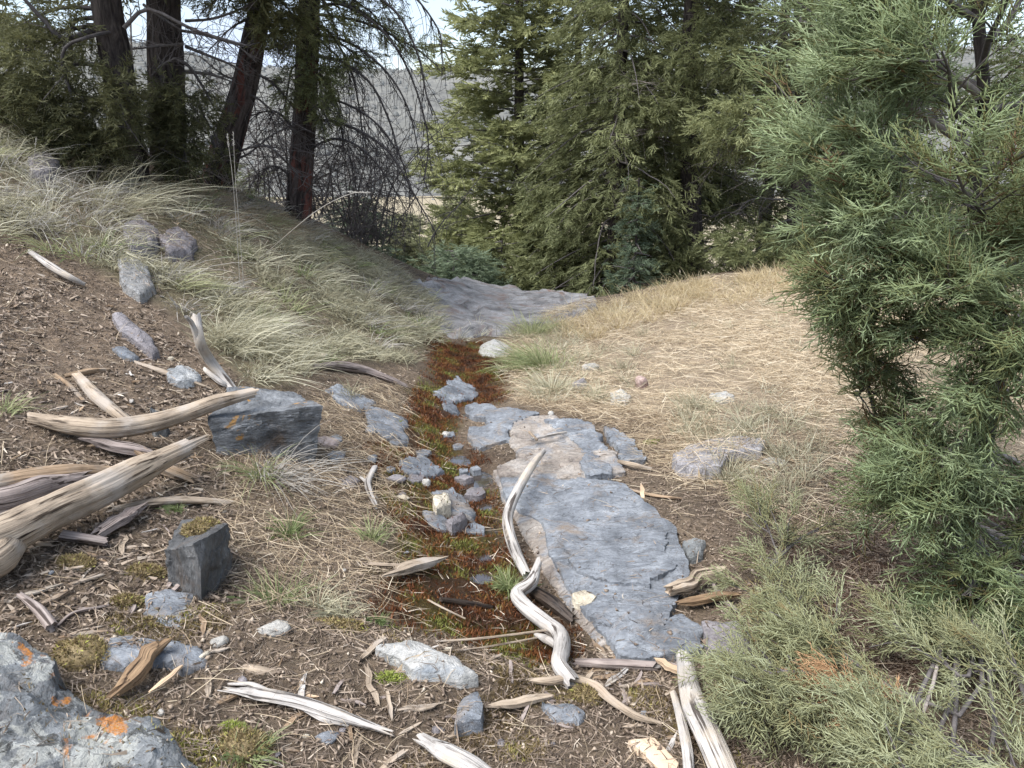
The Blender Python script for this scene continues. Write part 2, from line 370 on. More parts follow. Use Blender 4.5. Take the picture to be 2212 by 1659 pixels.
M['tan_moss'] = mat_leaf('dry_tan_moss', [(0, (.12, .085, .04)), (.5, (.23, .175, .09)), (.85, (.30, .24, .10)), (1, (.30, .30, .07))], 0)
M['lime_moss'] = mat_leaf('lime_moss', [(0, (.20, .22, .05)), (1, (.36, .42, .10))], 0)
def mat_water():
    m, n, l, b = new_mat('shallow_water')
    b.inputs['Base Color'].default_value = (.035, .025, .018, 1); b.inputs['Roughness'].default_value = .04
    b.inputs['IOR'].default_value = 1.33; b.inputs['Coat Weight'].default_value = 1.0; b.inputs['Coat Roughness'].default_value = .03; b.inputs['Coat IOR'].default_value = 1.9
    nz = nnoise(n, l, objcoord(n), 14, 3, .5); bump(n, l, b, nz.outputs['Fac'], .08, .01)
    return m
M['water'] = mat_water()
def mat_hill():
    m, n, l, b = new_mat('hazed_sage_hill'); co = objcoord(n)
    n1 = nnoise(n, l, co, .035, 6, .6, .5); r1 = ramp(n, l, n1.outputs['Fac'], [(.3, (.115, .115, .105)), (.5, (.15, .148, .135)), (.7, (.205, .20, .178))])
    mp_ = n.new('ShaderNodeMapping'); mp_.inputs['Scale'].default_value = (1, .45, 1); l.new(co, mp_.inputs['Vector'])
    n2 = nnoise(n, l, mp_.outputs[0], .55, 5, .75); r2 = ramp(n, l, n2.outputs['Fac'], [(.38, (.62, .62, .66)), (.5, (.95, .95, .95)), (.7, (1.15, 1.13, 1.1))])  # distance haze put into the colour: speckle kept faint, its darks bluish
    c = mixc(n, l, 1.0, r1.outputs['Color'], r2.outputs['Color'], 'MULTIPLY')
    l.new(c, b.inputs['Base Color']); b.inputs['Roughness'].default_value = 1.0; b.inputs['Specular IOR Level'].default_value = 0.05
    return m
M['hill'] = mat_hill()
M['sage'] = mat_plain('hazed_sagebrush_grey_green', (.11, .115, .11), (.165, .165, .155), 1.5)  # kept close to the hill colour, so haze is painted in here too

# ------------------------------------------------------------------ regions of the ground (surveyed outlines)
R_LEFTGRASS = poly_xy([(-900, 420), (-600, 330), (-200, 270), (0, 285), (280, 385), (480, 402), (650, 472), (800, 548), (880, 600), (930, 640), (945, 700), (930, 760), (880, 785), (760, 770), (660, 780), (640, 835), (560, 838), (470, 770), (425, 700), (330, 650), (200, 575), (90, 515), (-200, 470), (-900, 560)])
R_STRAW = poly_xy([(1105, 725), (1250, 675), (1420, 628), (1800, 578), (2400, 545), (3300, 560), (3300, 900), (2600, 1000), (1950, 1010), (1700, 930), (1550, 915), (1380, 900), (1250, 870), (1110, 870), (1085, 790)])
R_MOSS = poly_xy([(945, 730), (1030, 735), (1090, 770), (1100, 860), (1010, 880), (1000, 960), (1060, 1000), (1075, 1090), (1110, 1180), (1180, 1290), (1250, 1370), (1270, 1440), (1160, 1440), (1000, 1390), (850, 1370), (790, 1320), (840, 1240), (850, 1150), (800, 1050), (790, 960), (860, 900), (915, 820)])
R_DUFF = poly_xy([(1640, 1120), (1900, 1060), (2300, 1100), (2400, 1500), (1900, 1480), (1740, 1380), (1680, 1260)])
R_DIRT = poly_xy([(-300, 520), (90, 520), (330, 660), (450, 780), (540, 850), (430, 960), (200, 960), (-300, 940)])
R_FORE = poly_xy([(-300, 1340), (500, 1320), (900, 1400), (1300, 1480), (1500, 1500), (1700, 1750), (-300, 1800)])
R_MOUND = poly_xy([(420, 1330), (700, 1360), (1000, 1420), (1100, 1480), (900, 1520), (600, 1480), (420, 1440)])
R_LEDGE = poly_xy([(900, 612), (1000, 612), (1130, 632), (1255, 664), (1190, 700), (1000, 722), (940, 690)])

def blob(x, y, poly, soft=.12, warp=.10):
    d = sdist(x, y, poly) + warp * 2 * (fbm(x * 4, y * 4, 7.7, 3) - .5)
    return np.clip(d / soft + .5, 0, 1)
def soil_colour(x, y):
    c = np.zeros(np.shape(x) + (3,))
    base = np.array([.18, .136, .095])
    v = fbm(x * 3.2, y * 3.2, .4, 5)[..., None]
    c[:] = base * (.35 + 1.3 * v)
    def lay(mask, col): c[:] = c * (1 - mask[..., None]) + np.array(col) * mask[..., None]
    lay(blob(x, y, R_LEFTGRASS) * .9, (.19, .165, .10))
    lay(blob(x, y, R_STRAW) * .9, (.36, .285, .20))
    lay(np.clip((y - 8.5) / 2, 0, 1) * .8, (.22, .18, .11))
    lay(blob(x, y, R_DIRT) * .9, (.215, .16, .112))
    lay(blob(x, y, R_DUFF) * .95, (.115, .066, .042))
    mo = blob(x, y, R_MOSS, .16, .16)
    lay(mo, (.060, .030, .014))
    g = np.clip((fbm(x * 6, y * 6, 5.1, 3) - .52) * 8, 0, 1)
    lay(mo * g, (.075, .06, .014))
    far = np.clip((y - 14) / 10, 0, 1)
    lay(far, (.33, .28, .19))
    return c

# hollows that hold water
POOLS = [(1030, 1026, .13, .05), (985, 987, .10, .04), (1050, 1086, .06, .035), (1048, 1200, .045, .03), (1037, 1244, .055, .03), (1000, 893, .07, .04), (1000, 1068, .06, .03), (1062, 1140, .06, .03)]
POOL_XY = [(G(a, b)[:2], r, dp) for a, b, r, dp in POOLS]
def dips(x, y):
    z = 0
    for c, r, dp in POOL_XY: z = z - dp * np.exp(-(((x - c[0]) / r) ** 2 + ((y - c[1]) / (r * .9)) ** 2) ** 1.5)
    return z
# ground sheet: fine where one looks down on it, coarser away from there, out to the valley
gx = np.concatenate([np.linspace(-80, -12, 18), np.linspace(-10, -3.2, 46), np.arange(-3.1, 2.6, .036), np.linspace(2.7, 10, 50), np.linspace(12, 90, 18)])
gy = np.concatenate([np.linspace(-14, -1, 14), np.linspace(-.8, 1.0, 16), np.arange(1.05, 5.2, .036), np.linspace(5.25, 10, 72), np.linspace(10.3, 30, 50), np.linspace(33, 175, 30)])
X, Y = np.meshgrid(gx, gy)
Z = terrain_d(X, Y)
mossm = blob(X, Y, R_MOSS, .06)
Z += dips(X, Y)
Z += mossm * .02 * (fbm(X * 22, Y * 22, 2.2, 3) - .6)
Z += blob(X, Y, R_MOUND, .2) * (.05 + .05 * (fbm(X * 9, Y * 9, 8.1, 3) - .4))
Z += blob(X, Y, R_FORE, .2) * .03 * (fbm(X * 14, Y * 14, 5.5, 3) - .5)
Z += np.where(Y > 30, .6 * (fbm(X * .08, Y * .08, 2.0, 3) - .5), 0)
ny, nx = X.shape
idx = np.arange(ny * nx).reshape(ny, nx)
quads = np.stack([idx[:-1, :-1].ravel(), idx[:-1, 1:].ravel(), idx[1:, 1:].ravel(), idx[1:, :-1].ravel()], 1)
cc = np.ones((ny * nx, 4)); cc[:, :3] = soil_colour(X.ravel(), Y.ravel()); cc[:, 3] = blob(X.ravel(), Y.ravel(), R_MOSS, .08)
ground = mesh('ground', np.stack([X.ravel(), Y.ravel(), Z.ravel()], 1), quads, M['ground'], attrs={'soil': cc}, smooth=True)
tag(ground, 'brown sloping ground of the small gully with soil, needle litter and moss', kind='structure')

def ground_z(x, y):
    x = np.asarray(x, float); y = np.asarray(y, float)
    z = terrain_d(x, y) + dips(x, y)
    z = z + blob(x, y, R_MOSS, .06) * .02 * (fbm(x * 22, y * 22, 2.2, 3) - .6)
    z = z + blob(x, y, R_MOUND, .2) * (.05 + .05 * (fbm(x * 9, y * 9, 8.1, 3) - .4))
    return z + blob(x, y, R_FORE, .2) * .03 * (fbm(x * 14, y * 14, 5.5, 3) - .5)

# far hill across the valley
hx = np.linspace(-420, 420, 130); hy = np.linspace(120, 620, 90)
X, Y = np.meshgrid(hx, hy)
crest = np.interp(X / 330, [-1.2, -.62, -.48, -.36, -.33, -.15, .1, .5, 1.2], [48, 44, 38.5, 30, 27, 26.5, 27, 34, 40])
t = np.clip((Y - 140) / 190, 0, 1)
Z = -11.5 + (crest + 11.5) * (t * .35 + .65 * t * t * (3 - 2 * t)) + 3.0 * (fbm(X * .02, Y * .02, 1.0, 4) - .5) * np.clip((Y - 140) / 60, 0, 1) - np.maximum(0, Y - 345) * .12
ny, nx = X.shape; idx = np.arange(ny * nx).reshape(ny, nx)
quads = np.stack([idx[:-1, :-1].ravel(), idx[:-1, 1:].ravel(), idx[1:, 1:].ravel(), idx[1:, :-1].ravel()], 1)
hill_z = Z.copy()
hill = mesh('hill', np.stack([X.ravel(), Y.ravel(), Z.ravel()], 1), quads, M['hill'], smooth=True)
tag(hill, 'pale grey sagebrush hill across the valley behind the trees', kind='structure')

SLABS = []
def top_z(x, y):
    '''height of the ground or of the stone lying on it'''
    x = np.asarray(x, float); y = np.asarray(y, float); z = ground_z(x, y)
    for x0, y0, rs, H in SLABS:
        i = np.round((x - x0) / rs).astype(int); j = np.round((y - y0) / rs).astype(int)
        ok = (i >= 0) & (j >= 0) & (i < H.shape[1]) & (j < H.shape[0])
        h = np.full(x.shape, -99.0); h[ok] = H[j[ok], i[ok]]; z = np.maximum(z, h)
    return z
# ------------------------------------------------------------------ generators: stones
def slab(name, label, px, h, mat, cat='rock', res=.011, layers=.012, jag=.02, group=None, dome=0.0, round_=.012, rough=.004, tilt=(0, 0), flat=1.0, follow=.35, faceted=False):
    """a stone set into the ground: surveyed outline, lifted by h, broken edge, stepped top"""
    P3 = np.array([G(a, b, h) for a, b in px]); P3[:, 2] -= h; poly = P3[:, :2]
    A = np.c_[P3[:, :2] - P3[:, :2].mean(0), np.ones(len(P3))]
    cf = np.linalg.lstsq(A, P3[:, 2], rcond=None)[0]; c0 = P3[:, :2].mean(0)
    lo = poly.min(0) - .06; hi = poly.max(0) + .06
    res = max(res, math.sqrt((hi[0] - lo[0]) * (hi[1] - lo[1]) / 15000))
    x = np.arange(lo[0], hi[0] + res, res); y = np.arange(lo[1], hi[1] + res, res)
    X, Y = np.meshgrid(x, y); sd0 = sdist(X, Y, poly)
    sz = math.sqrt((hi[0] - lo[0]) * (hi[1] - lo[1])); sc = 1.0 / max(.08, sz * .25)
    s1 = (name + label).__len__() * 1.37 + c0[0] * 3
    sd = sd0 + jag * 2.6 * (fbm(X * sc * 1.6, Y * sc * 1.6, s1, 5) - .42)
    plane = (cf[0] * flat + tilt[0]) * (X - c0[0]) + (cf[1] * flat + tilt[1]) * (Y - c0[1]) + cf[2]
    plane = plane * (1 - follow) + follow * terrain(X, Y)
    nz = fbm(X * sc * 1.3, Y * sc * 1.9, s1 + 4, 4)
    steps = np.floor(nz * 7 + .25 * fbm(X * 30, Y * 30, s1, 2)) / 7
    top = plane + h + layers * 6 * (steps - .45) * .6 + rough * 2 * (fbm(X * 18, Y * 18, s1 + 9, 4) - .5) + layers * .5 * (np.floor(fbm(X * 7, Y * 10, s1 + 2, 4) * 9) / 9 - .5)
    if dome: top = top + dome * (1 - np.exp(-np.maximum(sd0, 0) / (sz * .22))) - dome * .5
    gy_, gx_ = np.gradient(sd, res); gl = np.maximum(np.hypot(gx_, gy_), .3); ux, uy = gx_ / gl, gy_ / gl
    on = np.abs(sd) < .65 * res; nxt_ = (sd <= -.65 * res) & (sd > -1.75 * res)
    mv = np.where(on, -sd, np.where(nxt_, -.35 * res - sd, 0.0)); mv = np.clip(mv, -.7 * res, 1.4 * res)
    X = X + ux * mv; Y = Y + uy * mv; sd = np.where(on, 0.0, np.where(nxt_, -.35 * res, sd))
    wallz = (ground_z(X, Y) - .06)
    edge = -round_ * np.exp(-np.maximum(sd, 0) / (round_ * .7 + 1e-6))
    bite = .35 + .4 * vnoise(X * 14, Y * 14, s1)
    Zv = np.where(sd >= 0, top + edge, np.where(nxt_, (top + edge) * (1 - bite) + np.minimum(wallz, top) * bite, wallz))
    gz = ground_z(X, Y)
    keep = sd > -2.6 * res
    Zv = np.maximum(Zv, gz - .09)
    SLABS.append((lo[0], lo[1], res, np.where(sd > 0, Zv, -99.0)))
    ny, nx = X.shape; idx = np.arange(ny * nx).reshape(ny, nx)
    kq = keep[:-1, :-1] & keep[:-1, 1:] & keep[1:, 1:] & keep[1:, :-1]
    q = np.stack([idx[:-1, :-1][kq], idx[:-1, 1:][kq], idx[1:, 1:][kq], idx[1:, :-1][kq]], 1)
    if len(q) == 0: print('empty slab', label); return None
    used = np.unique(q); rm = np.full(ny * nx, -1); rm[used] = np.arange(len(used))
    V = np.stack([X.ravel(), Y.ravel(), Zv.ravel()], 1)[used]
    o = mesh(name, V, rm[q], mat) if faceted else mesh(name, V, rm[q], mat, smooth=True, sharp=42)
    return tag(o, label, cat, group)

def block(name, label, corners, mat, cat='rock', n=26, amp=.012, rnd=.10, group=None, seed=1.0, cuts=9, depth_range=(.86, .97)):
    """corners: bottom 4 (ccw) then top 4, world points; faces broken up by noise"""
    C = np.array(corners, float); V = []; Q = []; off = 0
    g = np.linspace(0, 1, n); a, b = np.meshgrid(g, g)
    for axis in range(3):
        for side in (0, 1):
            uvw = [None] * 3; oth = [i for i in range(3) if i != axis]
            uvw[axis] = np.full(a.shape, float(side)); uvw[oth[0]] = a; uvw[oth[1]] = b
            p = np.stack([w.ravel() for w in uvw], 1)
            V.append(p); idx = np.arange(n * n).reshape(n, n) + off
            q = np.stack([idx[:-1, :-1].ravel(), idx[:-1, 1:].ravel(), idx[1:, 1:].ravel(), idx[1:, :-1].ravel()], 1)
            flip = (side == 1) ^ (axis == 1)
            Q.append(q if flip else q[:, ::-1]); off += n * n
    p = np.concatenate(V); Q = np.concatenate(Q)
    key = np.round(p * 4096).astype(np.int64); _, first, inv = np.unique(key, axis=0, return_index=True, return_inverse=True)
    inv = inv.ravel(); p = p[first]; Q = inv[Q]
    c = p - .5; r = (np.abs(c) ** 8).sum(1) ** (1 / 8); pr = c / np.maximum(r, 1e-6)[:, None] * np.abs(c).max(1)[:, None]
    p = .5 + c * (1 - rnd) + pr * rnd
    u, v, w = p.T; u = u[:, None]; v = v[:, None]; w = w[:, None]
    B = (C[0] * (1 - u) * (1 - v) + C[1] * u * (1 - v) + C[2] * u * v + C[3] * (1 - u) * v) * (1 - w) + \
        (C[4] * (1 - u) * (1 - v) + C[5] * u * (1 - v) + C[6] * u * v + C[7] * (1 - u) * v) * w
    ctr = B.mean(0); d = norm(B - ctr)
    Vn = fbm(B[:, 0] * 4 + seed, B[:, 1] * 4, B[:, 2] * 4, 3) - .5
    k = fbm(B[:, 0] * 9 + seed, B[:, 1] * 9, B[:, 2] * 9, 4) - .5
    k2 = np.floor(fbm(B[:, 0] * 5, B[:, 1] * 5 + seed, B[:, 2] * 12, 3) * 8) / 8 - .5
    B = B + d * (k * amp * 2.4 + k2 * amp * 3.2 + Vn * amp * 3)[:, None]
    rr_ = np.random.default_rng(int(seed * 10))
    for q in range(cuts):                                      # knocked-off corners and edges
        dv = norm(rr_.normal(size=3) + np.array([0, 0, .25])); pr_ = (B - ctr) @ dv; lim = pr_.max() * rr_.uniform(*depth_range)
        B = B - np.maximum(pr_ - lim, 0)[:, None] * dv * .92
    B = B + norm(B - ctr) * ((fbm(B[:, 0] * 26, B[:, 1] * 26, B[:, 2] * 26, 3) - .5) * amp * 1.2)[:, None]
    return tag(mesh(name, B, Q, mat, smooth=True, sharp=30), label, cat, group)

def pebble(name, label, px, py, size, mat, cat='stone', squash=.55, lift=.3, group=None, yaw=0.0, stretch=1.0):
    """small angular loose stone: a rough cut polyhedron resting on the ground"""
    c = G(px, py); c[2] = ground_z(c[0], c[1])
    r = size / 2
    n1, n2 = 9, 6
    V = []; 
    for j in range(n2 + 1):
        ph = -math.pi / 2 + math.pi * j / n2
        for i in range(n1):
            th = 2 * math.pi * i / n1
            V.append((math.cos(ph) * math.cos(th), math.cos(ph) * math.sin(th), math.sin(ph)))
    V = np.array(V); s = px * .013 + py * .007
    V = V * (.75 + .5 * vnoise(V[:, 0] * 1.3 + s, V[:, 1] * 1.3, V[:, 2] * 1.3 + s))[:, None]
    cut = random.random
    for q in range(5):
        dv = np.array([random.gauss(0, 1), random.gauss(0, 1), random.gauss(.2, .6)]); dv /= np.linalg.norm(dv)
        d = V @ dv - (.55 + .2 * random.random()); V = V - np.maximum(d, 0)[:, None] * dv
    V = V * np.array([r * stretch, r, r * squash])
    ca, sa = math.cos(yaw), math.sin(yaw)
    V = np.c_[V[:, 0] * ca - V[:, 1] * sa, V[:, 0] * sa + V[:, 1] * ca, V[:, 2]]
    V = V + c + np.array([0, 0, r * squash * lift])
    Q = [[j * n1 + i, j * n1 + (i + 1) % n1, (j + 1) * n1 + (i + 1) % n1, (j + 1) * n1 + i] for j in range(n2) for i in range(n1)]
    return tag(mesh(name, V, np.array(Q), mat, smooth=False), label, cat, group)

# sagebrush dotted over the far hill
n = 5200; sx = rng.uniform(-260, 260, n); sy = rng.uniform(130, 345, n)
ix = np.clip(np.searchsorted(hx, sx) - 1, 0, len(hx) - 2); iy = np.clip(np.searchsorted(hy, sy) - 1, 0, len(hy) - 2)
fx = (sx - hx[ix]) / (hx[1] - hx[0]); fy = (sy - hy[iy]) / (hy[1] - hy[0]); HZ = hill_z
sz_ = HZ[iy, ix] * (1 - fx) * (1 - fy) + HZ[iy, ix + 1] * fx * (1 - fy) + HZ[iy + 1, ix] * (1 - fx) * fy + HZ[iy + 1, ix + 1] * fx * fy
ok = fbm(sx * .03, sy * .03, 3., 3) + .25 * rng.random(n) > .55; sx, sy, sz_ = sx[ok], sy[ok], sz_[ok]; n = len(sx)
th = np.arange(5) * 2 * math.pi / 5; r = rng.uniform(.35, 1.0, n) * 1.1
ring = np.stack([np.cos(th), np.sin(th), 0 * th], 1); up_ = np.stack([np.cos(th + .6) * .7, np.sin(th + .6) * .7, 0 * th + .9], 1)
tv = np.vstack([ring, up_, [[0, 0, 1.25]]]); V = np.stack([sx, sy, sz_ - .1], 1)[:, None] + tv[None] * (r[:, None, None] * rng.uniform(.75, 1.25, (n, 11, 1)))
tf = np.array([[i, (i + 1) % 5, 5 + i] for i in range(5)] + [[(i + 1) % 5, 5 + (i + 1) % 5, 5 + i] for i in range(5)] + [[5 + i, 5 + (i + 1) % 5, 10] for i in range(5)])
sage = mesh('sagebrush', V.reshape(-1, 3), ((np.arange(n) * 11)[:, None, None] + tf[None]).reshape(-1, 3), M['sage'])
tag(sage, 'grey sagebrush dotted over the far hill', kind='stuff')

# ------------------------------------------------------------------ generators: wood
def catmull(P, n):
    P = np.asarray(P, float); m = len(P)
    if m == 2: t = np.linspace(0, 1, n)[:, None]; return P[0] * (1 - t) + P[1] * t
    Q = np.vstack([2 * P[0] - P[1], P, 2 * P[-1] - P[-2]])
    out = []
    for s in np.linspace(0, m - 1, n):
        i = min(int(s), m - 2); t = s - i; a, b, c, d = Q[i:i + 4]
        out.append(.5 * ((2 * b) + (c - a) * t + (2 * a - 5 * b + 4 * c - d) * t * t + (3 * b - a - 3 * c + d) * t ** 3))
    return np.array(out)
def sweep(P, R, sides=12, groove=.12, flat=1.0, ragged=.5, seed=0.0, lump=.12, gfreq=7.0, twist=0.0, caps=True):
    """tube along P with radii R, grooved along its length; returns verts, faces, grain coordinates"""
    n = len(P); Tn = norm(np.gradient(P, axis=0))
    up = np.array([0, 0, 1.0]); 
    if abs(Tn[0] @ up) > .9: up = np.array([0, 1.0, 0])
    u = norm(np.cross(Tn[0], up)); us = [u]
    for i in range(1, n):
        v = us[-1] - Tn[i] * (us[-1] @ Tn[i]); us.append(v / (np.linalg.norm(v) + 1e-9))
    us = np.array(us); vs = np.cross(us, Tn)
    s = np.concatenate([[0], np.cumsum(np.linalg.norm(np.diff(P, axis=0), axis=1))])
    th = np.arange(sides) * 2 * math.pi / sides
    TH = th[None, :] + twist * s[:, None]; Sg = np.repeat(s[:, None], sides, 1)
    cx, cy = np.cos(TH - twist * s[:, None]), np.sin(TH - twist * s[:, None])
    gx_, gy_ = np.cos(TH), np.sin(TH)
    rmean = max(float(np.mean(R)), .004)
    g = fbm(gx_ * gfreq * .5 + seed, gy_ * gfreq * .5, Sg * 2.0 / max(rmean * 20, .3) + seed, 3) - .5
    g = g - .6 * np.maximum(0, .12 - np.abs(vnoise(gx_ * 2.2 + seed * 2, gy_ * 2.2, Sg * 1.3) - .5)) / .12 * .5
    lm = fbm(Sg * 1.2 / (rmean * 14) + seed, gx_ * .6, gy_ * .6, 3) - .5
    rr = np.asarray(R)[:, None] * (1 + groove * 2 * g + lump * 2 * lm)
    V = P[:, None, :] + us[:, None, :] * (cx * rr)[..., None] + vs[:, None, :] * (cy * rr * flat)[..., None]
    if ragged > 0:
        e = ragged * rmean * 2.2
        V[0] -= Tn[0] * (e * vnoise(gx_[0] * 2.5 + seed, gy_[0] * 2.5, 1.0))[:, None]
        V[-1] += Tn[-1] * (e * vnoise(gx_[-1] * 2.5 + seed, gy_[-1] * 2.5, 5.0))[:, None]
    V = V.reshape(-1, 3)
    grain = np.stack([cx * rr, cy * rr, Sg + seed], -1).reshape(-1, 3)
    idx = np.arange(n * sides).reshape(n, sides); nxt = np.roll(idx, -1, 1)
    Q = np.stack([idx[:-1].ravel(), nxt[:-1].ravel(), nxt[1:].ravel(), idx[1:].ravel()], 1)
    fl = [Q]
    if caps:
        c0 = len(V); V = np.vstack([V, P[0] + Tn[0] * R[0] * .25, P[-1] - Tn[-1] * R[-1] * .25])
        grain = np.vstack([grain, [[0, 0, seed], [0, 0, s[-1] + seed]]])
        fl.append(np.stack([np.full(sides, c0), nxt[0], idx[0]], 1)); fl.append(np.stack([np.full(sides, c0 + 1), idx[-1], nxt[-1]], 1))
    return V, fl, grain
def join(parts):
    V, Fq, Ft, Gr, off = [], [], [], [], 0
    for v, fl, g in parts:
        for f in fl: (Fq if f.shape[1] == 4 else Ft).append(f + off)
        V.append(v); Gr.append(g); off += len(v)
    fs = []
    if Fq: fs.append(np.concatenate(Fq))
    if Ft: fs.append(np.concatenate(Ft))
    return np.concatenate(V), fs, np.concatenate(Gr)
_wood_n = [0]
def track(px, up_default=None, wpx=None):
    """world points of a lying stick; px rows: (px, py) or (px, py, height of its axis above ground)"""
    P, R = [], []
    for k, q in enumerate(px):
        p = G(q[0], q[1], 0)
        r = wpx[k] / 2 * axis_depth(p) / F
        up = q[2] if len(q) > 2 else r * .55
        p = G(q[0], q[1], up); P.append(p); R.append(wpx[k] / 2 * axis_depth(p) / F)
    return np.array(P), np.array(R)
def stick(name, label, px, wpx, mat, cat='stick', sides=12, groove=.14, flat=1.0, ragged=.6, group=None, lump=.14, forks=None, twist=0.0, dens=26):
    P, R = track(px, None, wpx)
    L_ = np.linalg.norm(np.diff(P, axis=0), axis=1).sum()
    n = int(np.clip(L_ / max(np.mean(R), .004) * 1.6, 8, dens * max(2, len(px) - 1)))
    _wood_n[0] += 1; sd = _wood_n[0] * 3.17
    Pc = catmull(P, n); Rc = np.interp(np.linspace(0, len(P) - 1, n), np.arange(len(P)), R)
    parts = [sweep(Pc, Rc, sides, groove, flat, ragged, sd, lump, twist=twist)]
    for fpx, fw in (forks or []):
        P2, R2 = track(fpx, None, fw); n2 = max(7, n // 2)
        parts.append(sweep(catmull(P2, n2), np.interp(np.linspace(0, len(P2) - 1, n2), np.arange(len(P2)), R2), max(6, sides - 4), groove, flat, ragged, sd + 1, lump))
    V, fs, g = join(parts)
    o = mesh(name, V, fs, mat, attrs={'grain': g}, smooth=True, sharp=50)
    return tag(o, label, cat, group)
def splinter(V0, ax, side, upv, L_, w, t, sd):
    """flat splintered piece of wood, pointed unevenly at both ends"""
    n = 9; s = np.linspace(-.5, .5, n)
    P = V0 + ax * (s * L_)[:, None] + side * ((vnoise(s * 3 + sd, sd) - .5) * w * .8)[:, None]
    e0, e1 = .1 + .9 * _h(int(sd * 100), 3, 1), .1 + .9 * _h(int(sd * 100), 7, 2)
    prof = np.clip(np.minimum((s + .5) * 5 + e0, (.5 - s) * 4 + e1), .08, 1) * (.8 + .4 * vnoise(s * 4 + sd, 3.3))
    R = w / 2 * prof
    n_s = 8; th = np.arange(n_s) * 2 * math.pi / n_s
    sq = 1 / np.maximum(np.abs(np.cos(th)), np.abs(np.sin(th))) * .85
    rr = R[:, None] * sq * (1 + .35 * (vnoise(np.cos(th) * 2 + sd, np.sin(th) * 2, s[:, None] * 4) - .5))
    V = P[:, None] + side * (np.cos(th) * rr)[..., None] + upv * (np.sin(th) * rr * t / w)[..., None]
    g = np.stack([np.cos(th) * rr, np.sin(th) * rr * t / w, np.repeat((s * L_ + sd)[:, None], n_s, 1)], -1).reshape(-1, 3)
    idx = np.arange(n * n_s).reshape(n, n_s); nx_ = np.roll(idx, -1, 1)
    Q = np.stack([idx[:-1].ravel(), nx_[:-1].ravel(), nx_[1:].ravel(), idx[1:].ravel()], 1)
    V[0] -= ax * (w * 1.3 * vnoise(np.cos(th) * 3 + sd, np.sin(th) * 3))[:, None]; V[-1] += ax * (w * 1.3 * vnoise(np.cos(th) * 3, np.sin(th) * 3 + sd))[:, None]
    V = V.reshape(-1, 3); c0 = len(V)
    V = np.vstack([V, P[0], P[-1]]); g = np.vstack([g, [[0, 0, sd], [0, 0, sd + L_]]])
    return V, [Q, np.stack([np.full(n_s, c0), nx_[0], idx[0]], 1), np.stack([np.full(n_s, c0 + 1), idx[-1], nx_[-1]], 1)], g
def wood_piece(name, label, a, b, wpx, mat, thick=.35, cat='wood', lift=.5, group=None):
    """splintered flat piece lying between two sighted ends"""
    A = G(*a[:2]); B = G(*b[:2]); A[2] = ground_z(A[0], A[1]); B[2] = ground_z(B[0], B[1])
    if len(a) > 2: A[2] += a[2]
    if len(b) > 2: B[2] += b[2]
    w = wpx * axis_depth((A + B) / 2) / F; t = w * thick
    ax = norm(B - A); side = norm(np.cross(ax, np.array([0, 0, 1.0]))); upv = np.cross(side, ax)
    _wood_n[0] += 1
    V, fs, g = splinter((A + B) / 2 + upv * t * lift, ax, side, upv, np.linalg.norm(B - A), w, t, _wood_n[0] * 2.71)
    return tag(mesh(name, V, fs, mat, attrs={'grain': g}, smooth=True, sharp=35), label, cat, group)

# ------------------------------------------------------------------ generators: blades, sprays, twigs
def blades(P, Dr, Bd, Ln, Wd, tint, segs=3, cup=None):
    """curved tapering blades; P roots, Dr first direction, Bd bend vector"""
    n = len(P); t = np.linspace(0, 1, segs + 1)
    sp = P[:, None] + Dr[:, None] * (Ln[:, None] * t)[..., None] + Bd[:, None] * (Ln[:, None] * t ** 2)[..., None]
    tg = norm(Dr + Bd); rv = norm(rng.normal(size=(n, 3))); sv = norm(np.cross(tg, rv))
    wd = Wd[:, None] * (1 - .35 * t[:-1] - .25 * t[:-1] ** 2)
    Lf = sp[:, :-1] + sv[:, None] * wd[..., None] * .5; Rt = sp[:, :-1] - sv[:, None] * wd[..., None] * .5
    V = np.concatenate([Lf, Rt, sp[:, -1:]], 1)              # n, 2*segs+1, 3
    k = 2 * segs + 1; f = []
    for i in range(segs - 1): f += [[i, segs + i, segs + i + 1], [i, segs + i + 1, i + 1]]
    f.append([segs - 1, 2 * segs - 1, 2 * segs])
    Fc = (np.arange(n) * k)[:, None, None] + np.array(f)[None]
    return V.reshape(-1, 3), Fc.reshape(-1, 3), np.repeat(tint, k)
def snap(sp): return sp
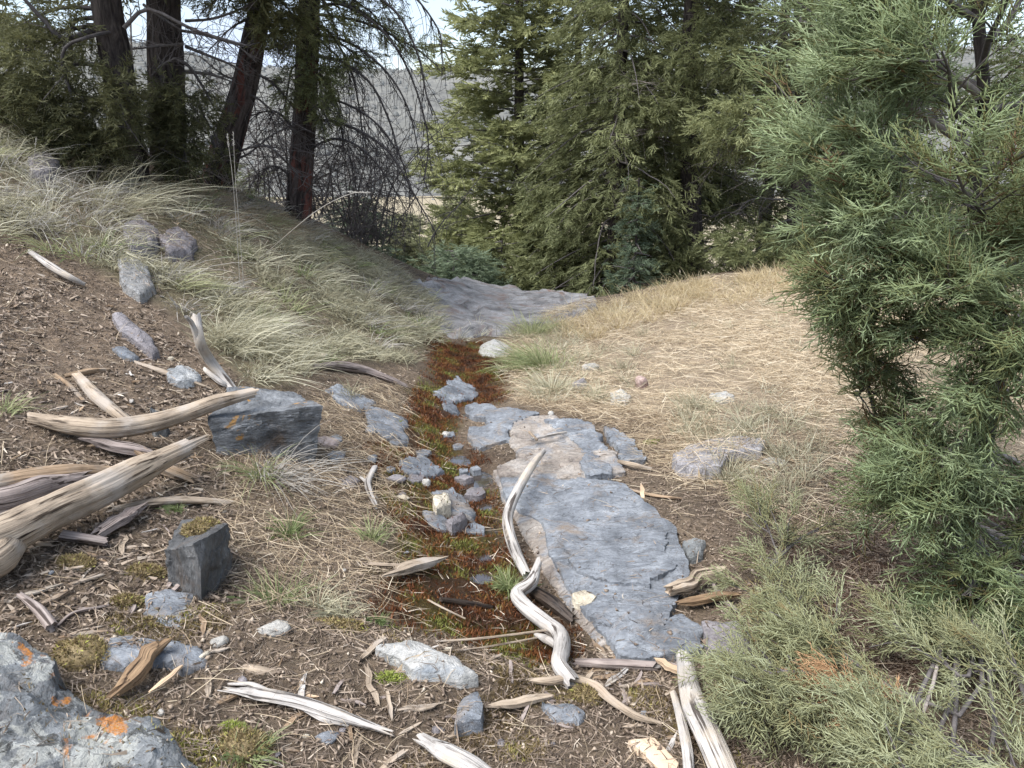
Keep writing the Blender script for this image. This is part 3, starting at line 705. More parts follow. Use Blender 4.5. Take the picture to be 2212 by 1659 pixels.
def spray_template(seed, L_=.15, nside=9, sub=2, w=.0036, flatw=False, droop=.0):
    """one juniper / fir spray along +X; list of strands (a, b, width, tint offset)"""
    r = np.random.default_rng(seed); S = []
    def stem(p, d, ln, nn, lvl):
        m = 3; q = p.copy(); dd = d.copy()
        for i in range(m):
            dd = norm(dd + r.normal(0, .10, 3)); q2 = q + dd * ln / m
            S.append((q, q2 + dd * ln * .03, w * (1.25 if lvl == 0 else 1.0) * (1 - .2 * i / m), -.30 if (lvl == 0 and i < 2) else (.0 if i < m - 1 else .12)))
            q = q2
        return
    d0 = np.array([1.0, 0, 0]); stem(np.zeros(3), d0, L_, 0, 0)
    for i in range(nside):
        t = (i + .7) / (nside + .3); p = d0 * L_ * t + np.array([0, 0, -droop * t * t])
        sgn = 1 if i % 2 else -1; a = sgn * r.uniform(.5, .85); rollz = r.normal(0, .45)
        d = np.array([math.cos(a), math.sin(a) * math.cos(rollz), math.sin(a) * math.sin(rollz)])
        ln = L_ * (.62 - .42 * t) * r.uniform(.75, 1.2)
        q = p + d * ln
        S.append((p, q, w, r.uniform(-.1, .2)))
        for k in range(sub):
            tt = r.uniform(.25, .75); a2 = a + r.choice([-1, 1]) * r.uniform(.4, .7)
            d2 = norm(np.array([math.cos(a2), math.sin(a2) * math.cos(rollz), math.sin(a2) * math.sin(rollz) + r.normal(0, .25)]))
            S.append((p + d * ln * tt, p + d * ln * tt + d2 * ln * r.uniform(.35, .6), w * .9, r.uniform(0, .25)))
    V, Fc, T = [], [], []
    for a, b, ww, tt in S:
        ax = norm(b - a); s1 = norm(np.cross(ax, r.normal(size=3))); o = len(V)
        if flatw:
            V += [a + s1 * ww * .5, a - s1 * ww * .5, b]; Fc.append([o, o + 1, o + 2]); T += [tt, tt, tt + .05]
        else:
            s2 = np.cross(ax, s1); h = ww * .5
            V += [a + s1 * h, a - s1 * h * .5 + s2 * h * .87, a - s1 * h * .5 - s2 * h * .87, b]
            Fc += [[o, o + 1, o + 3], [o + 1, o + 2, o + 3], [o + 2, o, o + 3]]; T += [tt, tt, tt, tt + .08]
    return np.array(V), np.array(Fc), np.array(T)
def place_sprays(templates, P, D, S, tint):
    """copies of the templates at P, pointing along D, scaled by S"""
    n = len(P); D = norm(D); rv = norm(rng.normal(size=(n, 3)) * np.array([.5, .5, .25]) + np.array([0, 0, 1.0]))
    B = norm(np.cross(rv, D)); C = np.cross(D, B)
    pick = rng.integers(0, len(templates), n); Vs, Fs, Ts, off = [], [], [], 0
    for k, (tv, tf, tt) in enumerate(templates):
        m = np.where(pick == k)[0]
        if len(m) == 0: continue
        v = P[m][:, None] + S[m][:, None, None] * (D[m][:, None] * tv[None, :, 0:1] + B[m][:, None] * tv[None, :, 1:2] + C[m][:, None] * tv[None, :, 2:3])
        f = tf[None] + (np.arange(len(m)) * len(tv))[:, None, None] + off
        Vs.append(v.reshape(-1, 3)); Fs.append(f.reshape(-1, 3)); Ts.append((tint[m][:, None] + tt[None]).ravel()); off += len(m) * len(tv)
    return np.concatenate(Vs), np.concatenate(Fs), np.clip(np.concatenate(Ts), 0, 1)
def thin_tubes(lines, sides=3):
    """many thin twigs: list of (points, r0, r1)"""
    Vs, Fs, off = [], [], 0
    for P, r0, r1 in lines:
        n = len(P); Tn = norm(np.gradient(P, axis=0)); u = norm(np.cross(Tn, np.array([.31, .52, .8]))); v = np.cross(Tn, u)
        R = np.linspace(r0, r1, n)[:, None, None]; th = np.arange(sides) * 2 * math.pi / sides
        V = P[:, None] + R * (u[:, None] * np.cos(th)[None, :, None] + v[:, None] * np.sin(th)[None, :, None])
        idx = np.arange(n * sides).reshape(n, sides) + off; nx_ = np.roll(idx, -1, 1)
        Fs.append(np.stack([idx[:-1].ravel(), nx_[:-1].ravel(), nx_[1:].ravel(), idx[1:].ravel()], 1)); Vs.append(V.reshape(-1, 3)); off += n * sides
    return np.concatenate(Vs), np.concatenate(Fs)
def wander(p, d, L_, n=6, wob=.15, grav=0.0):
    P = [np.array(p, float)]; d = norm(np.array(d, float))
    for i in range(n):
        d = norm(d + rng.normal(0, wob, 3) + np.array([0, 0, grav])); P.append(P[-1] + d * L_ / n)
    return np.array(P)

# ================================================================== STONES
# -- the big flat outcrop right of the channel: one thing, its layers are parts
oc = empty('bedrock_outcrop', G(1270, 1180)); tag(oc, 'large flat blue-grey slate outcrop in broken layers right of the mossy channel', 'bedrock')
def layer(px, h, mat, **k):
    o = slab('stone_layer', None, px, h, mat, cat=None, **k) if False else None
    return o
_slab0 = slab
def part_slab(parent, pname, px, h, mat, **k):
    o = _slab0(pname, 'x' * (len(px) + int(px[0][0]) % 17), px, h, mat, **k)
    if o is None: return None
    for key in ('label', 'category'):
        if key in o: del o[key]
    return settle(o, parent)
part_slab(oc, 'stone_layer', [(1070, 1010), (1180, 1012), (1330, 1050), (1400, 1150), (1400, 1340), (1300, 1390), (1240, 1330), (1185, 1240), (1120, 1130), (1080, 1062)], .02, M['slate_tan'], jag=.02, round_=.012, layers=.012)
part_slab(oc, 'stone_layer', [(1080, 1016), (1200, 1024), (1345, 1042), (1405, 1092), (1456, 1142), (1482, 1232), (1462, 1300), (1440, 1352), (1370, 1372), (1285, 1350), (1258, 1300), (1222, 1255), (1200, 1195), (1175, 1125), (1125, 1100), (1088, 1058)], .036, M['slate'], jag=.022, layers=.012, round_=.004, rough=.002)
part_slab(oc, 'stone_layer', [(1215, 1130), (1330, 1120), (1420, 1150), (1450, 1215), (1400, 1262), (1320, 1255), (1245, 1235)], .043, M['slate'], jag=.05, layers=.006, round_=.003, rough=.002)
part_slab(oc, 'stone_layer', [(1095, 903), (1200, 898), (1325, 975), (1345, 1012), (1250, 1032), (1085, 1022), (1078, 1004), (1130, 982), (1108, 950)], .04, M['slate_tan'], layers=.02, jag=.03)
part_slab(oc, 'stone_layer', [(1014, 872), (1104, 881), (1160, 893), (1108, 908), (1102, 921), (1052, 919), (1045, 900), (1020, 890)], .042, M['slate'], jag=.035, round_=.004, rough=.002)
part_slab(oc, 'stone_layer', [(1010, 920), (1100, 923), (1098, 947), (1036, 963), (1020, 945)], .038, M['slate'], jag=.03, round_=.004, rough=.002)
part_slab(oc, 'stone_layer', [(1174, 903), (1230, 899), (1277, 912), (1300, 952), (1318, 980), (1262, 992), (1247, 955), (1210, 931)], .05, M['slate'], jag=.03, round_=.004, rough=.002)
part_slab(oc, 'stone_layer', [(1304, 920), (1332, 928), (1372, 953), (1388, 990), (1347, 995), (1335, 966)], .03, M['slate'], jag=.03, round_=.004, rough=.002)
part_slab(oc, 'stone_layer', [(1254, 995), (1316, 999), (1322, 1022), (1268, 1027)], .055, M['slate'], jag=.015, round_=.004)
part_slab(oc, 'stone_layer', [(1295, 1350), (1380, 1350), (1470, 1322), (1505, 1342), (1524, 1390), (1480, 1404), (1400, 1416), (1335, 1404)], .035, M['slate'], jag=.02, round_=.004, rough=.002)
part_slab(oc, 'stone_layer', [(1515, 1333), (1592, 1336), (1624, 1384), (1622, 1422), (1575, 1418), (1535, 1388)], .045, M['purple'], jag=.008, layers=.005)

slab('bedrock_ledge', 'broad grey rock ledge with rusty patches at the far lip of the gully', [(905, 612), (1000, 612), (1130, 634), (1262, 665), (1200, 700), (1060, 716), (985, 722), (940, 690)], .05, M['slate_far'], cat='ledge', layers=.11, jag=.28, rough=.02, follow=1.0, faceted=True)
slab('flat_stone', 'thin striated pale slate left of the moss between channel and pale boulder', [(943, 852), (965, 825), (986, 808), (1024, 828), (1022, 858), (992, 866), (986, 884), (960, 880)], .016, M['slate'], jag=.05, follow=.7)
slab('flat_stone', 'upper of two slate strips on the left side of the channel', [(700, 838), (735, 830), (785, 850), (806, 864), (812, 884), (780, 882), (745, 872)], .018, M['slate'], jag=.03, follow=.6)
slab('flat_stone', 'lower of two slate strips on the left side of the channel', [(790, 876), (840, 888), (876, 903), (872, 948), (838, 944), (803, 916)], .018, M['slate'], jag=.03, follow=.6)
slab('flat_stone', 'small blue-grey slate left of the little puddle', [(862, 992), (912, 982), (955, 1013), (923, 1022), (870, 1018)], .02, M['slate'], jag=.02)
slab('flat_stone', 'blue-grey slate with a cream stone lying on its edge', [(930, 1056), (977, 1050), (1005, 1072), (1024, 1100), (1024, 1118), (985, 1112), (945, 1084)], .02, M['slate'], jag=.02)
slab('flat_stone', 'lowest small slate in the red moss beside a grey flake', [(912, 1098), (950, 1106), (990, 1132), (960, 1140), (928, 1126)], .025, M['slate'], jag=.01)
slab('stone_flake', 'thin grey flake lying on slates in the mossy channel', [(963, 1118), (1000, 1099), (1008, 1112), (976, 1131)], .06, M['purple'], jag=.004, layers=.004)
slab('cream_stone', 'brightest cream stone on the slate in the channel', [(935, 1064), (968, 1060), (974, 1086), (942, 1093)], .065, M['cream_rock'], jag=.006, layers=.006, cat='stone')
pebble('cream_stone', 'grey-cream angular stone just above the bright cream one', 920, 1046, .062, M['pale_rock'], squash=.8)
pebble('cream_stone', 'small flat cream stone left of the bright cream one', 872, 1075, .05, M['cream_rock'], squash=.4, stretch=1.4)
pebble('pale_stone', 'small pale stone sitting in the moss near the channel head', 965, 940, .055, M['pale_rock'], squash=.8)
slab('pale_boulder', 'pale rounded boulder at the head of the mossy channel', [(1027, 750), (1032, 735), (1055, 728), (1088, 731), (1112, 742), (1100, 755), (1070, 760), (1035, 759)], .05, M['pale_rock'], cat='boulder', dome=.11, jag=.015, layers=.006, round_=.03)
slab('flat_boulder', 'long flat grey-lilac stone in the grass right of the outcrop', [(1456, 978), (1480, 962), (1530, 948), (1600, 940), (1652, 943), (1646, 962), (1572, 974), (1555, 1004), (1500, 1007), (1465, 997)], .07, mat_rock('lilac_grey_stone', (.42, .40, .41), (.55, .53, .54), (.24, .225, .23), bedding=(1, 4, 1)), cat='boulder', jag=.01, layers=.012)
slab('pale_slab', 'pale sloping rock with a blue-grey foot below the red moss', [(807, 1388), (850, 1378), (880, 1368), (937, 1384), (984, 1402), (1028, 1440), (990, 1452), (960, 1444), (887, 1438), (864, 1412)], .095, mat_rock('pale_slate', (.46, .45, .42), (.60, .585, .55), (.27, .27, .26), stain=(.25, .275, .30), stain_amt=.52), jag=.012, dome=.02, layers=.004, rough=.003, tilt=(-.1, -.12))
slab('slate_piece', 'dark wedge of slate standing in the foreground soil', [(984, 1550), (988, 1515), (1002, 1500), (1030, 1488), (1042, 1516), (1037, 1544)], .06, M['slate'], jag=.006, layers=.004, tilt=(.15, .1))
slab('slate_piece', 'low blue slate under the thin root in the foreground', [(1174, 1512), (1237, 1518), (1260, 1536), (1250, 1550), (1200, 1540)], .03, M['slate'], jag=.008)
slab('flat_stone', 'blue-grey slate at the foot of the upright block', [(318, 1284), (367, 1266), (407, 1282), (414, 1308), (452, 1326), (440, 1353), (393, 1356), (347, 1334), (305, 1314)], .025, M['slate'], jag=.02)
slab('flat_stone', 'wide blue-grey slate between two moss cushions at lower left', [(233, 1369), (280, 1366), (317, 1376), (393, 1374), (422, 1398), (452, 1428), (413, 1438), (350, 1428), (213, 1424), (215, 1400)], .028, M['slate'], jag=.022)
slab('lichen_boulder', 'low grey boulder with orange and pale lichen at the bottom left corner', [(60, 1480), (130, 1472), (165, 1490), (195, 1520), (325, 1528), (372, 1560), (440, 1648), (520, 1760), (300, 1850), (-200, 1850), (-160, 1560)], .06, M['lichen_rock'], cat='boulder', dome=.03, layers=.03, jag=.03, round_=.02, rough=.012, tilt=(-.12, 0))
slab('lichen_boulder', 'steep grey boulder edge with one orange lichen patch at the left edge', [(-200, 1352), (0, 1358), (76, 1382), (92, 1420), (98, 1470), (70, 1520), (-60, 1600), (-220, 1640)], .11, M['lichen_rock'], cat='boulder', dome=.02, layers=.03, jag=.03, round_=.02, rough=.012)
A = G(474, 985); B = G(672, 1004)
block('block_boulder', 'dark angular boulder with a flat pale top and orange lichen beneath the curved log', [A + [0, 0, -.12], B + [.0, 0, -.12], B + [-.02, .36, -.05], A + [.02, .34, -.05],
      W(440, 908, A[1]), W(698, 876, B[1] - .02), W(625, 846, B[1] + .34), W(500, 834, A[1] + .42)], M['dark_rock'], cat='boulder', amp=.017, rnd=.02, n=48, seed=4.0, cuts=4, depth_range=(.93, .98))
A = G(372, 1268); B = G(428, 1318); C_ = G(505, 1240)
block('upright_block', 'upright dark brown rock block with moss on top at left foreground', [A + [0, 0, -.1], B + [0, 0, -.1], C_ + [0, 0, -.1], C_ + [-.16, .06, -.05],
      W(355, 1190, A[1] + .01), W(432, 1172, B[1] + .03), W(494, 1128, C_[1] + .03), W(400, 1112, C_[1] + .16)], M['brown_rock'], cat='boulder', amp=.014, rnd=.03, n=44, seed=9.0)
BLOCK_TOP = (W(432, 1172, B[1] + .03) + W(400, 1112, C_[1] + .16)) / 2 + np.array([.03, .02, -.012])
slab('standing_slate', 'thin grey slate standing upright above the curved log', [(326, 888), (338, 884), (356, 886), (354, 892), (330, 894)], .10, mat_rock('grey_slate', (.20, .205, .205), (.28, .285, .28), (.12, .12, .12), bedding=(4, 4, 1)), jag=.004, layers=.03, tilt=(-.3, 0), round_=.004)
slab('purple_slab', 'purple-grey slab sticking out of the left slope', [(240, 672), (262, 668), (285, 690), (325, 725), (342, 752), (328, 760), (295, 730), (262, 712)], .05, M['purple'], jag=.01, layers=.006)
slab('slate_piece', 'thin flat slate on the bare dirt of the left slope', [(244, 748), (268, 744), (300, 766), (292, 772), (262, 764)], .03, M['slate'], jag=.006, layers=.004)
slab('grey_stone', 'white-flecked grey stone behind the split stick on the left', [(358, 792), (395, 783), (430, 800), (428, 818), (395, 822), (365, 812)], .04, mat_rock('white_flecked_stone', (.33, .34, .345), (.62, .61, .58), (.18, .19, .19)), jag=.01)
slab('slope_rock', 'grey rock half buried in bleached grass on the left slope', [(255, 555), (285, 550), (318, 570), (330, 612), (300, 632), (262, 606)], .06, mat_rock('dull_grey_stone', (.27, .265, .255), (.36, .355, .34), (.17, .165, .16)), jag=.012)
slab('slope_rock', 'left of two dark rocks in the needles below the trees', [(262, 486), (300, 466), (340, 494), (330, 526), (285, 530)], .08, M['purple'], jag=.02)
slab('slope_rock', 'right of two dark rocks in the needles below the trees', [(345, 505), (385, 488), (418, 514), (410, 536), (365, 538)], .07, M['purple'], jag=.02)
slab('slope_rock', 'dull rock by the long grass at the left edge', [(60, 332), (95, 322), (125, 345), (100, 372), (66, 364)], .07, M['purple'], jag=.02)
slab('pink_stone', 'pinkish flat stone right of the dark angular boulder', [(668, 944), (700, 936), (732, 946), (726, 957), (690, 956)], .025, mat_rock('pinkish_stone', (.40, .325, .30), (.5, .43, .40), (.27, .21, .19)), jag=.006, layers=.004)
slab('grey_stone', 'dark grey stone on the edge of the outcrop beside the juniper tips', [(1474, 1160), (1500, 1150), (1524, 1158), (1520, 1186), (1488, 1192)], .05, mat_rock('dark_grey_stone', (.2, .21, .21), (.32, .32, .31), (.1, .1, .1)), jag=.008, dome=.03)
slab('cream_stone', 'flat cream stone lying on the lower left edge of the outcrop', [(1236, 1276), (1262, 1270), (1288, 1282), (1274, 1300), (1244, 1298)], .055, M['cream_rock'], jag=.004, layers=.004, cat='stone')
slab('tan_slab', 'tan slab nearly buried in straw on the right bank', [(1536, 846), (1570, 842), (1588, 852), (1560, 858)], .04, M['pale_rock'], jag=.01)
slab('grey_stone', 'flat grey-green stone half under grass left of a pink stone', [(1318, 846), (1345, 838), (1362, 852), (1350, 866), (1322, 862)], .03, M['pale_rock'], jag=.012)
pebble('white_stone', 'white stone on the thin straw right of the grass clump', 1277, 797, .13, M['pale_rock'], squash=.5, stretch=1.3)
pebble('dark_stone', 'dark grey stone at the right foot of the grass clump', 1252, 838, .13, M['purple'], squash=.9)
pebble('pink_stone', 'pink angular stone standing in the straw', 1384, 836, .11, mat_rock('rose_stone', (.45, .33, .29), (.55, .44, .40), (.3, .2, .17)), squash=1.0)
pebble('white_stone', 'small white stone on the upper edge of the outcrop', 1190, 902, .05, M['pale_rock'], squash=1.2)
pebble('pink_stone', 'pale pink stone at the left end of the grey root', 683, 772, .09, M['cream_rock'], squash=.5, stretch=1.7)
pebble('grey_pebble', 'round grey pebble left of the small slate in the channel', 805, 992, .07, M['slate'], squash=.6)
pebble('grey_pebble', 'flat grey pebble left of the cream stones', 853, 1036, .08, M['purple'], squash=.4, stretch=1.4)
pebble('tan_pebble', 'tan pebble lying between wide slate and orange-brown wood', 478, 1414, .05, M['pale_rock'], squash=.6)
pebble('white_stone', 'whitish stone behind the tan split log at lower left of centre', 592, 1395, .06, M['pale_rock'], squash=.5, stretch=1.6)
pebble('grey_pebble', 'flat grey-green stone in front of the bleached branch', 705, 1600, .05, M['slate'], squash=.4, stretch=1.5)
pebble('tan_pebble', 'thin pale stone on the dirt right of the flat grey-lilac stone', 1665, 1000, .09, M['pale_rock'], squash=.25, stretch=1.5)
pebble('tan_pebble', 'tan stone in front of the flat grey-lilac stone', 1628, 1012, .05, M['cream_rock'], squash=.6)
pebble('tan_pebble', 'cream stone standing beside the slate on the split stick slope', 368, 778, .04, M['cream_rock'], squash=.7)

# little loose stones that nothing tells apart
gs = 'loose stone chips scattered on the soil'
for k in range(16, 46):
    for _ in range(50):
        px, py = rng.uniform(20, 1600), rng.uniform(900, 1640)
        if k < 16: px, py = rng.uniform(840, 1120), rng.uniform(900, 1180)
        p = G(px, py)
        if sdist(np.array(p[0]), np.array(p[1]), poly_xy([(1072, 1000), (1390, 1040), (1500, 1150), (1520, 1390), (1285, 1362), (1112, 1120)])) < -.05: break
    pebble('stone_chip', 'tiny loose stone chip scattered on the soil', px, py, rng.uniform(.014, .032), M[['pale_rock', 'slate', 'cream_rock', 'purple'][rng.integers(4)]], squash=rng.uniform(.35, .8), group=gs, yaw=rng.uniform(0, 6), stretch=rng.uniform(1, 1.8))

for k in range(22):
    cx, cy = (rng.uniform(850, 1050), rng.uniform(905, 1150)) if k < 15 else (rng.uniform(700, 870), rng.uniform(900, 1040))
    a0 = rng.uniform(0, 6.28); m = rng.integers(4, 6); sz = rng.uniform(10, 24)
    pts = [(cx + math.cos(a0 + 6.283 * i / m) * sz * rng.uniform(.7, 1.4), cy + math.sin(a0 + 6.283 * i / m) * sz * .5 * rng.uniform(.7, 1.3)) for i in range(m)]
    slab('slate_shard', 'thin angular slate shard lying in or beside the red moss', pts, rng.uniform(.004, .010), M['slate' if rng.random() < .75 else 'purple'], cat='stone', jag=.004, layers=.003, round_=.002, rough=.001, group='thin slate shards in the channel', res=.009, follow=.9)

# ================================================================== WOOD
stick('curved_log', 'thick curved weathered log resting on the dark angular boulder', [(80, 905, .03), (150, 918, .06), (230, 925, .085), (320, 915, .11), (400, 893, .15), (470, 868, .22), (538, 850, .27)], [26, 40, 45, 41, 36, 33, 22], M['tan_wood'], 'log', sides=34, groove=.15, lump=.10, dens=30)
lg = stick('split_log', 'thick pale split log running in from the left edge', [(-120, 1205, .08), (0, 1160, .09), (100, 1110, .10), (200, 1065, .11), (290, 1020, .12), (365, 985, .13)], [108, 100, 82, 76, 66, 40], M['tan_wood'], 'log', sides=40, groove=.14, ragged=1.6, lump=.10, dens=30)
stick('log_end', 'pale cut log end at the left edge below the split log', [(-60, 1225, .06), (-10, 1205, .07), (32, 1160, .08)], [70, 90, 60], M['tan_wood'], 'log', sides=20, groove=.08, ragged=.3)
stick('rotten_log', 'brown rotten log lying behind the split log at the left edge', [(-80, 1095, .06), (20, 1080, .07), (90, 1055, .06), (170, 1035, .05)], [62, 60, 56, 24], M['purple_wood'], 'log', sides=20, groove=.22, ragged=1.2)
stick('rotten_log', 'crumbling brown log above the rotten log on the left', [(-30, 1050, .04), (60, 1035, .05), (160, 1022, .05), (250, 1020, .03)], [40, 44, 40, 26], M['brown_wood'], 'log', sides=16, groove=.25, ragged=1.2)
wood_piece('wood_slab', 'dark rotten slab of wood behind the upper end of the split log', (205, 975, .03), (320, 1000, .03), 34, M['purple_wood'], .5)
wood_piece('wood_slab', 'brown splintered slab right of the split log end', (330, 1010, .03), (400, 1040, .01), 36, M['brown_wood'], .4)
stick('split_stick', 'split tan stick lying in front of the upright block', [(255, 1098), (330, 1085, .03), (400, 1080, .03), (480, 1084)], [20, 30, 28, 20], M['tan_wood'], sides=12, flat=.6, ragged=1.2)
stick('split_stick', 'short grey-brown stick under the split log', [(140, 1156, .02), (225, 1170, .02)], [22, 20], M['purple_wood'], sides=10)
stick('cracked_stick', 'cracked tan stick lying downslope above the curved log', [(172, 818, .02), (215, 862, .025), (268, 905, .025)], [20, 30, 26], M['tan_wood'], sides=14, groove=.2, ragged=1.0)
stick('brown_stick', 'thin brown stick left of the cracked tan stick', [(122, 812), (150, 835), (182, 868)], [10, 14, 10], M['brown_wood'], sides=8)
stick('brown_stick', 'straight brown stick above the cracked tan stick', [(142, 812), (190, 803), (232, 800)], [10, 14, 10], M['brown_wood'], sides=8)
stick('split_stick', 'long split stick with a pale underside above the standing slate', [(300, 785, .01), (350, 802, .02), (400, 820, .02), (450, 838, .01)], [10, 16, 16, 10], M['tan_wood'], sides=10, flat=.7, ragged=1.2)
stick('forked_branch', 'upright forked grey branch leaning out of the left grass', [(425, 690, .30), (432, 735, .22), (445, 765, .12), (470, 800, .05), (500, 838, .02)], [22, 24, 24, 22, 18], M['grey_wood'], 'branch', sides=12, forks=[([(428, 735, .22), (415, 700, .30), (404, 686, .34)], [16, 12, 8]), ([(445, 800, .03), (475, 825, .03), (495, 835, .02)], [12, 14, 8])])
stick('grey_root', 'grey-brown splintered root at the lower edge of the left grass', [(682, 792, .02), (730, 790, .04), (790, 800, .03), (840, 818, .02), (872, 832, .01)], [12, 22, 20, 14, 8], M['purple_wood'], 'root', sides=12, groove=.25)
stick('pale_pole', 'bleached pole half under grass high on the left slope', [(66, 545, .03), (110, 575, .04), (150, 598, .04), (178, 612, .02)], [10, 16, 14, 8], M['grey_wood'], 'branch', sides=10)
stick('bleached_branch', 'upper bleached branch leaning over the outcrop edge', [(1174, 976, .10), (1150, 1005, .13), (1118, 1060, .13), (1098, 1110, .12), (1100, 1150, .09), (1115, 1195, .06), (1135, 1236, .03)], [10, 18, 21, 23, 25, 25, 21], M['grey_wood'], 'branch', sides=18, groove=.05, lump=.06)
stick('bleached_branch', 'lower twisted bleached branch lying across the red moss', [(1162, 1218, .10), (1148, 1258, .08), (1118, 1283, .06), (1135, 1310, .06), (1178, 1345, .06), (1210, 1372, .06), (1213, 1405, .06), (1208, 1435, .05), (1232, 1468, .03)], [14, 28, 31, 33, 33, 37, 37, 34, 36], M['grey_wood'], 'branch', sides=20, groove=.05, lump=.07,
      forks=[([(1205, 1395, .05), (1178, 1380, .03), (1160, 1372, .02)], [18, 18, 10])])
stick('wet_log', 'black wet log wedged behind the twisted bleached branch', [(1160, 1282, .02), (1195, 1305, .03), (1230, 1335, .02)], [30, 36, 26], M['wet_wood'], 'log', sides=14, groove=.25)
stick('wet_stick', 'black wet stick lying in the moss left of the twisted branch', [(955, 1296, .01), (1000, 1302, .012), (1060, 1312, .008)], [12, 16, 10], M['wet_wood'], sides=8)
stick('weathered_branch', 'bleached furrowed branch lying in the foreground soil', [(505, 1492, .015), (560, 1500, .025), (640, 1515, .03), (720, 1540, .03), (822, 1575, .02)], [14, 34, 34, 34, 16], M['grey_wood'], 'branch', sides=20, groove=.25, lump=.10, flat=.75, ragged=1.2,
      forks=[([(590, 1502, .03), (545, 1480, .025), (505, 1478, .012)], [20, 16, 8]), ([(650, 1525, .025), (700, 1552, .02), (745, 1565, .015)], [14, 16, 8])])
stick('tan_stick', 'short tan split stick above the furrowed bleached branch', [(510, 1438), (560, 1448, .018), (628, 1462)], [18, 24, 14], M['tan_wood'], sides=12, flat=.7)
wood_piece('wood_wedge', 'wedge-shaped wood chunk on the edge of the red moss', (850, 1258, .02), (952, 1228, .03), 34, M['tan_wood'], .45)
stick('small_forked_stick', 'small pale forked stick left of the channel', [(808, 1012, .02), (795, 1040, .02), (800, 1065, .015), (812, 1092, .01)], [14, 15, 15, 10], M['grey_wood'], sides=10, forks=[([(796, 1045, .02), (780, 1032, .01)], [10, 5])])
stick('foreground_plank', 'pale weathered plank cut off by the bottom edge of the picture', [(920, 1600, .03), (965, 1625, .04), (1020, 1655, .04), (1090, 1710, .03)], [30, 52, 52, 40], M['grey_wood'], 'plank', sides=16, flat=.4, groove=.1, ragged=.8)
wood_piece('wood_splinter', 'flat splintered stick pair right of the dark slate wedge', (1070, 1540, .01), (1172, 1520, .01), 24, M['tan_wood'], .5)
stick('thin_root', 'long thin crooked root in front of the twisted branch', [(1140, 1470, .02), (1190, 1472, .03), (1235, 1466, .03), (1285, 1480, .03), (1320, 1510, .025), (1370, 1545, .02), (1425, 1562, .01)], [8, 18, 16, 20, 16, 16, 8], M['tan_wood'], 'root', sides=12, groove=.2, lump=.2,
      forks=[([(1295, 1500, .02), (1340, 1530, .02), (1400, 1555, .012)], [8, 12, 6])])
stick('grey_plank', 'straight grey stick lying below the lower edge of the outcrop', [(1250, 1432, .015), (1320, 1434, .02), (1408, 1438, .015)], [22, 28, 26], M['purple_wood'], sides=12, flat=.7)
wood_piece('wood_chunk', 'brown layered wood chunk on the right end of the outcrop', (1456, 1298, .03), (1540, 1266, .04), 34, M['tan_wood'], .7)
wood_piece('wood_chunk', 'darker brown wood piece just below the layered chunk', (1478, 1318, .02), (1572, 1302, .02), 26, M['orange_wood'], .5)
stick('grey_stick', 'thin grey stick bent beside the layered wood chunk', [(1540, 1258, .02), (1556, 1288, .02), (1592, 1318, .01)], [10, 13, 12], M['purple_wood'], sides=8)
stick('weathered_plank', 'broad curved pale plank running out at the bottom right of centre', [(1478, 1420, .03), (1488, 1480, .05), (1505, 1535, .05), (1530, 1590, .05), (1570, 1680, .04)], [36, 44, 60, 62, 60], M['grey_wood'], 'plank', sides=20, flat=.55, groove=.14, ragged=.4)
stick('weathered_plank', 'narrow grey plank left of the broad curved plank', [(1455, 1500, .02), (1470, 1550, .03), (1486, 1620, .03), (1490, 1690, .03)], [16, 24, 26, 26], M['grey_wood'], 'plank', sides=14, flat=.6, groove=.16)
wood_piece('wood_chip', 'pale broken wood knob right of the straight grey stick', (1425, 1448, .02), (1462, 1462, .02), 18, M['chip_wood'], .7)
M['chip_flat'] = mat_plain('flat_chip_wood', (.52, .38, .26), (.62, .48, .35), 14)
A = G(1357, 1597); B = G(1412, 1590); C_ = G(1464, 1650); D_ = G(1430, 1662)
slab('orange_chip', 'flat fresh orange-tan wood chip near the bottom edge', [(1357, 1597), (1412, 1590), (1466, 1645), (1460, 1662), (1430, 1664), (1390, 1625)], .014, M['chip_flat'], cat='wood chip', jag=.003, layers=.001, round_=.003, rough=.001)
wood_piece('rotten_wood', 'orange-brown rotten wood chunk behind the lichen boulder', (268, 1500, .02), (352, 1446, .04), 48, M['orange_wood'], .5)
wood_piece('wood_splinter', 'light splinter leaning on the orange-brown rotten wood', (335, 1508, .02), (390, 1468, .03), 14, M['chip_wood'], .4)
stick('dark_branch', 'short forked brown branch lying left of the blue-grey slates', [(48, 1288, .02), (85, 1318, .025), (110, 1350, .02)], [14, 24, 26], M['purple_wood'], 'branch', sides=10)
stick('dark_branch', 'thin dark twig right of the short forked brown branch', [(125, 1352), (160, 1325, .012), (232, 1308)], [8, 10, 6], M['purple_wood'], 'branch', sides=8)
wood_piece('bark_piece', 'grey curled bark piece above the blue-grey slates', (240, 1158, .02), (300, 1130, .03), 34, M['purple_wood'], .5)
stick('outcrop_twig', 'little grey twig lying on the tan upper layer of the outcrop', [(1150, 948, .07), (1190, 940, .075), (1222, 934, .07)], [5, 7, 5], M['grey_wood'], sides=7)
stick('outcrop_twig', 'short twig crossing the slate just above the bleached branch tip', [(1144, 934, .08), (1160, 950, .07)], [6, 6], M['tan_wood'], sides=7)
stick('bank_stick', 'thin brown stick on the soil right of the outcrop', [(1362, 1058, .02), (1410, 1070, .02), (1470, 1078, .02)], [6, 9, 6], M['brown_wood'], sides=7)
stick('bank_stick', 'pale splinter on the right rim of the outcrop', [(1330, 995, .03), (1370, 1005, .03), (1405, 1012, .02)], [8, 12, 6], M['tan_wood'], sides=7)
wood_piece('outcrop_chip', 'small orange chip lying on the main slate', (1385, 1095, .09), (1388, 1122, .09), 10, M['chip_wood'], .4)
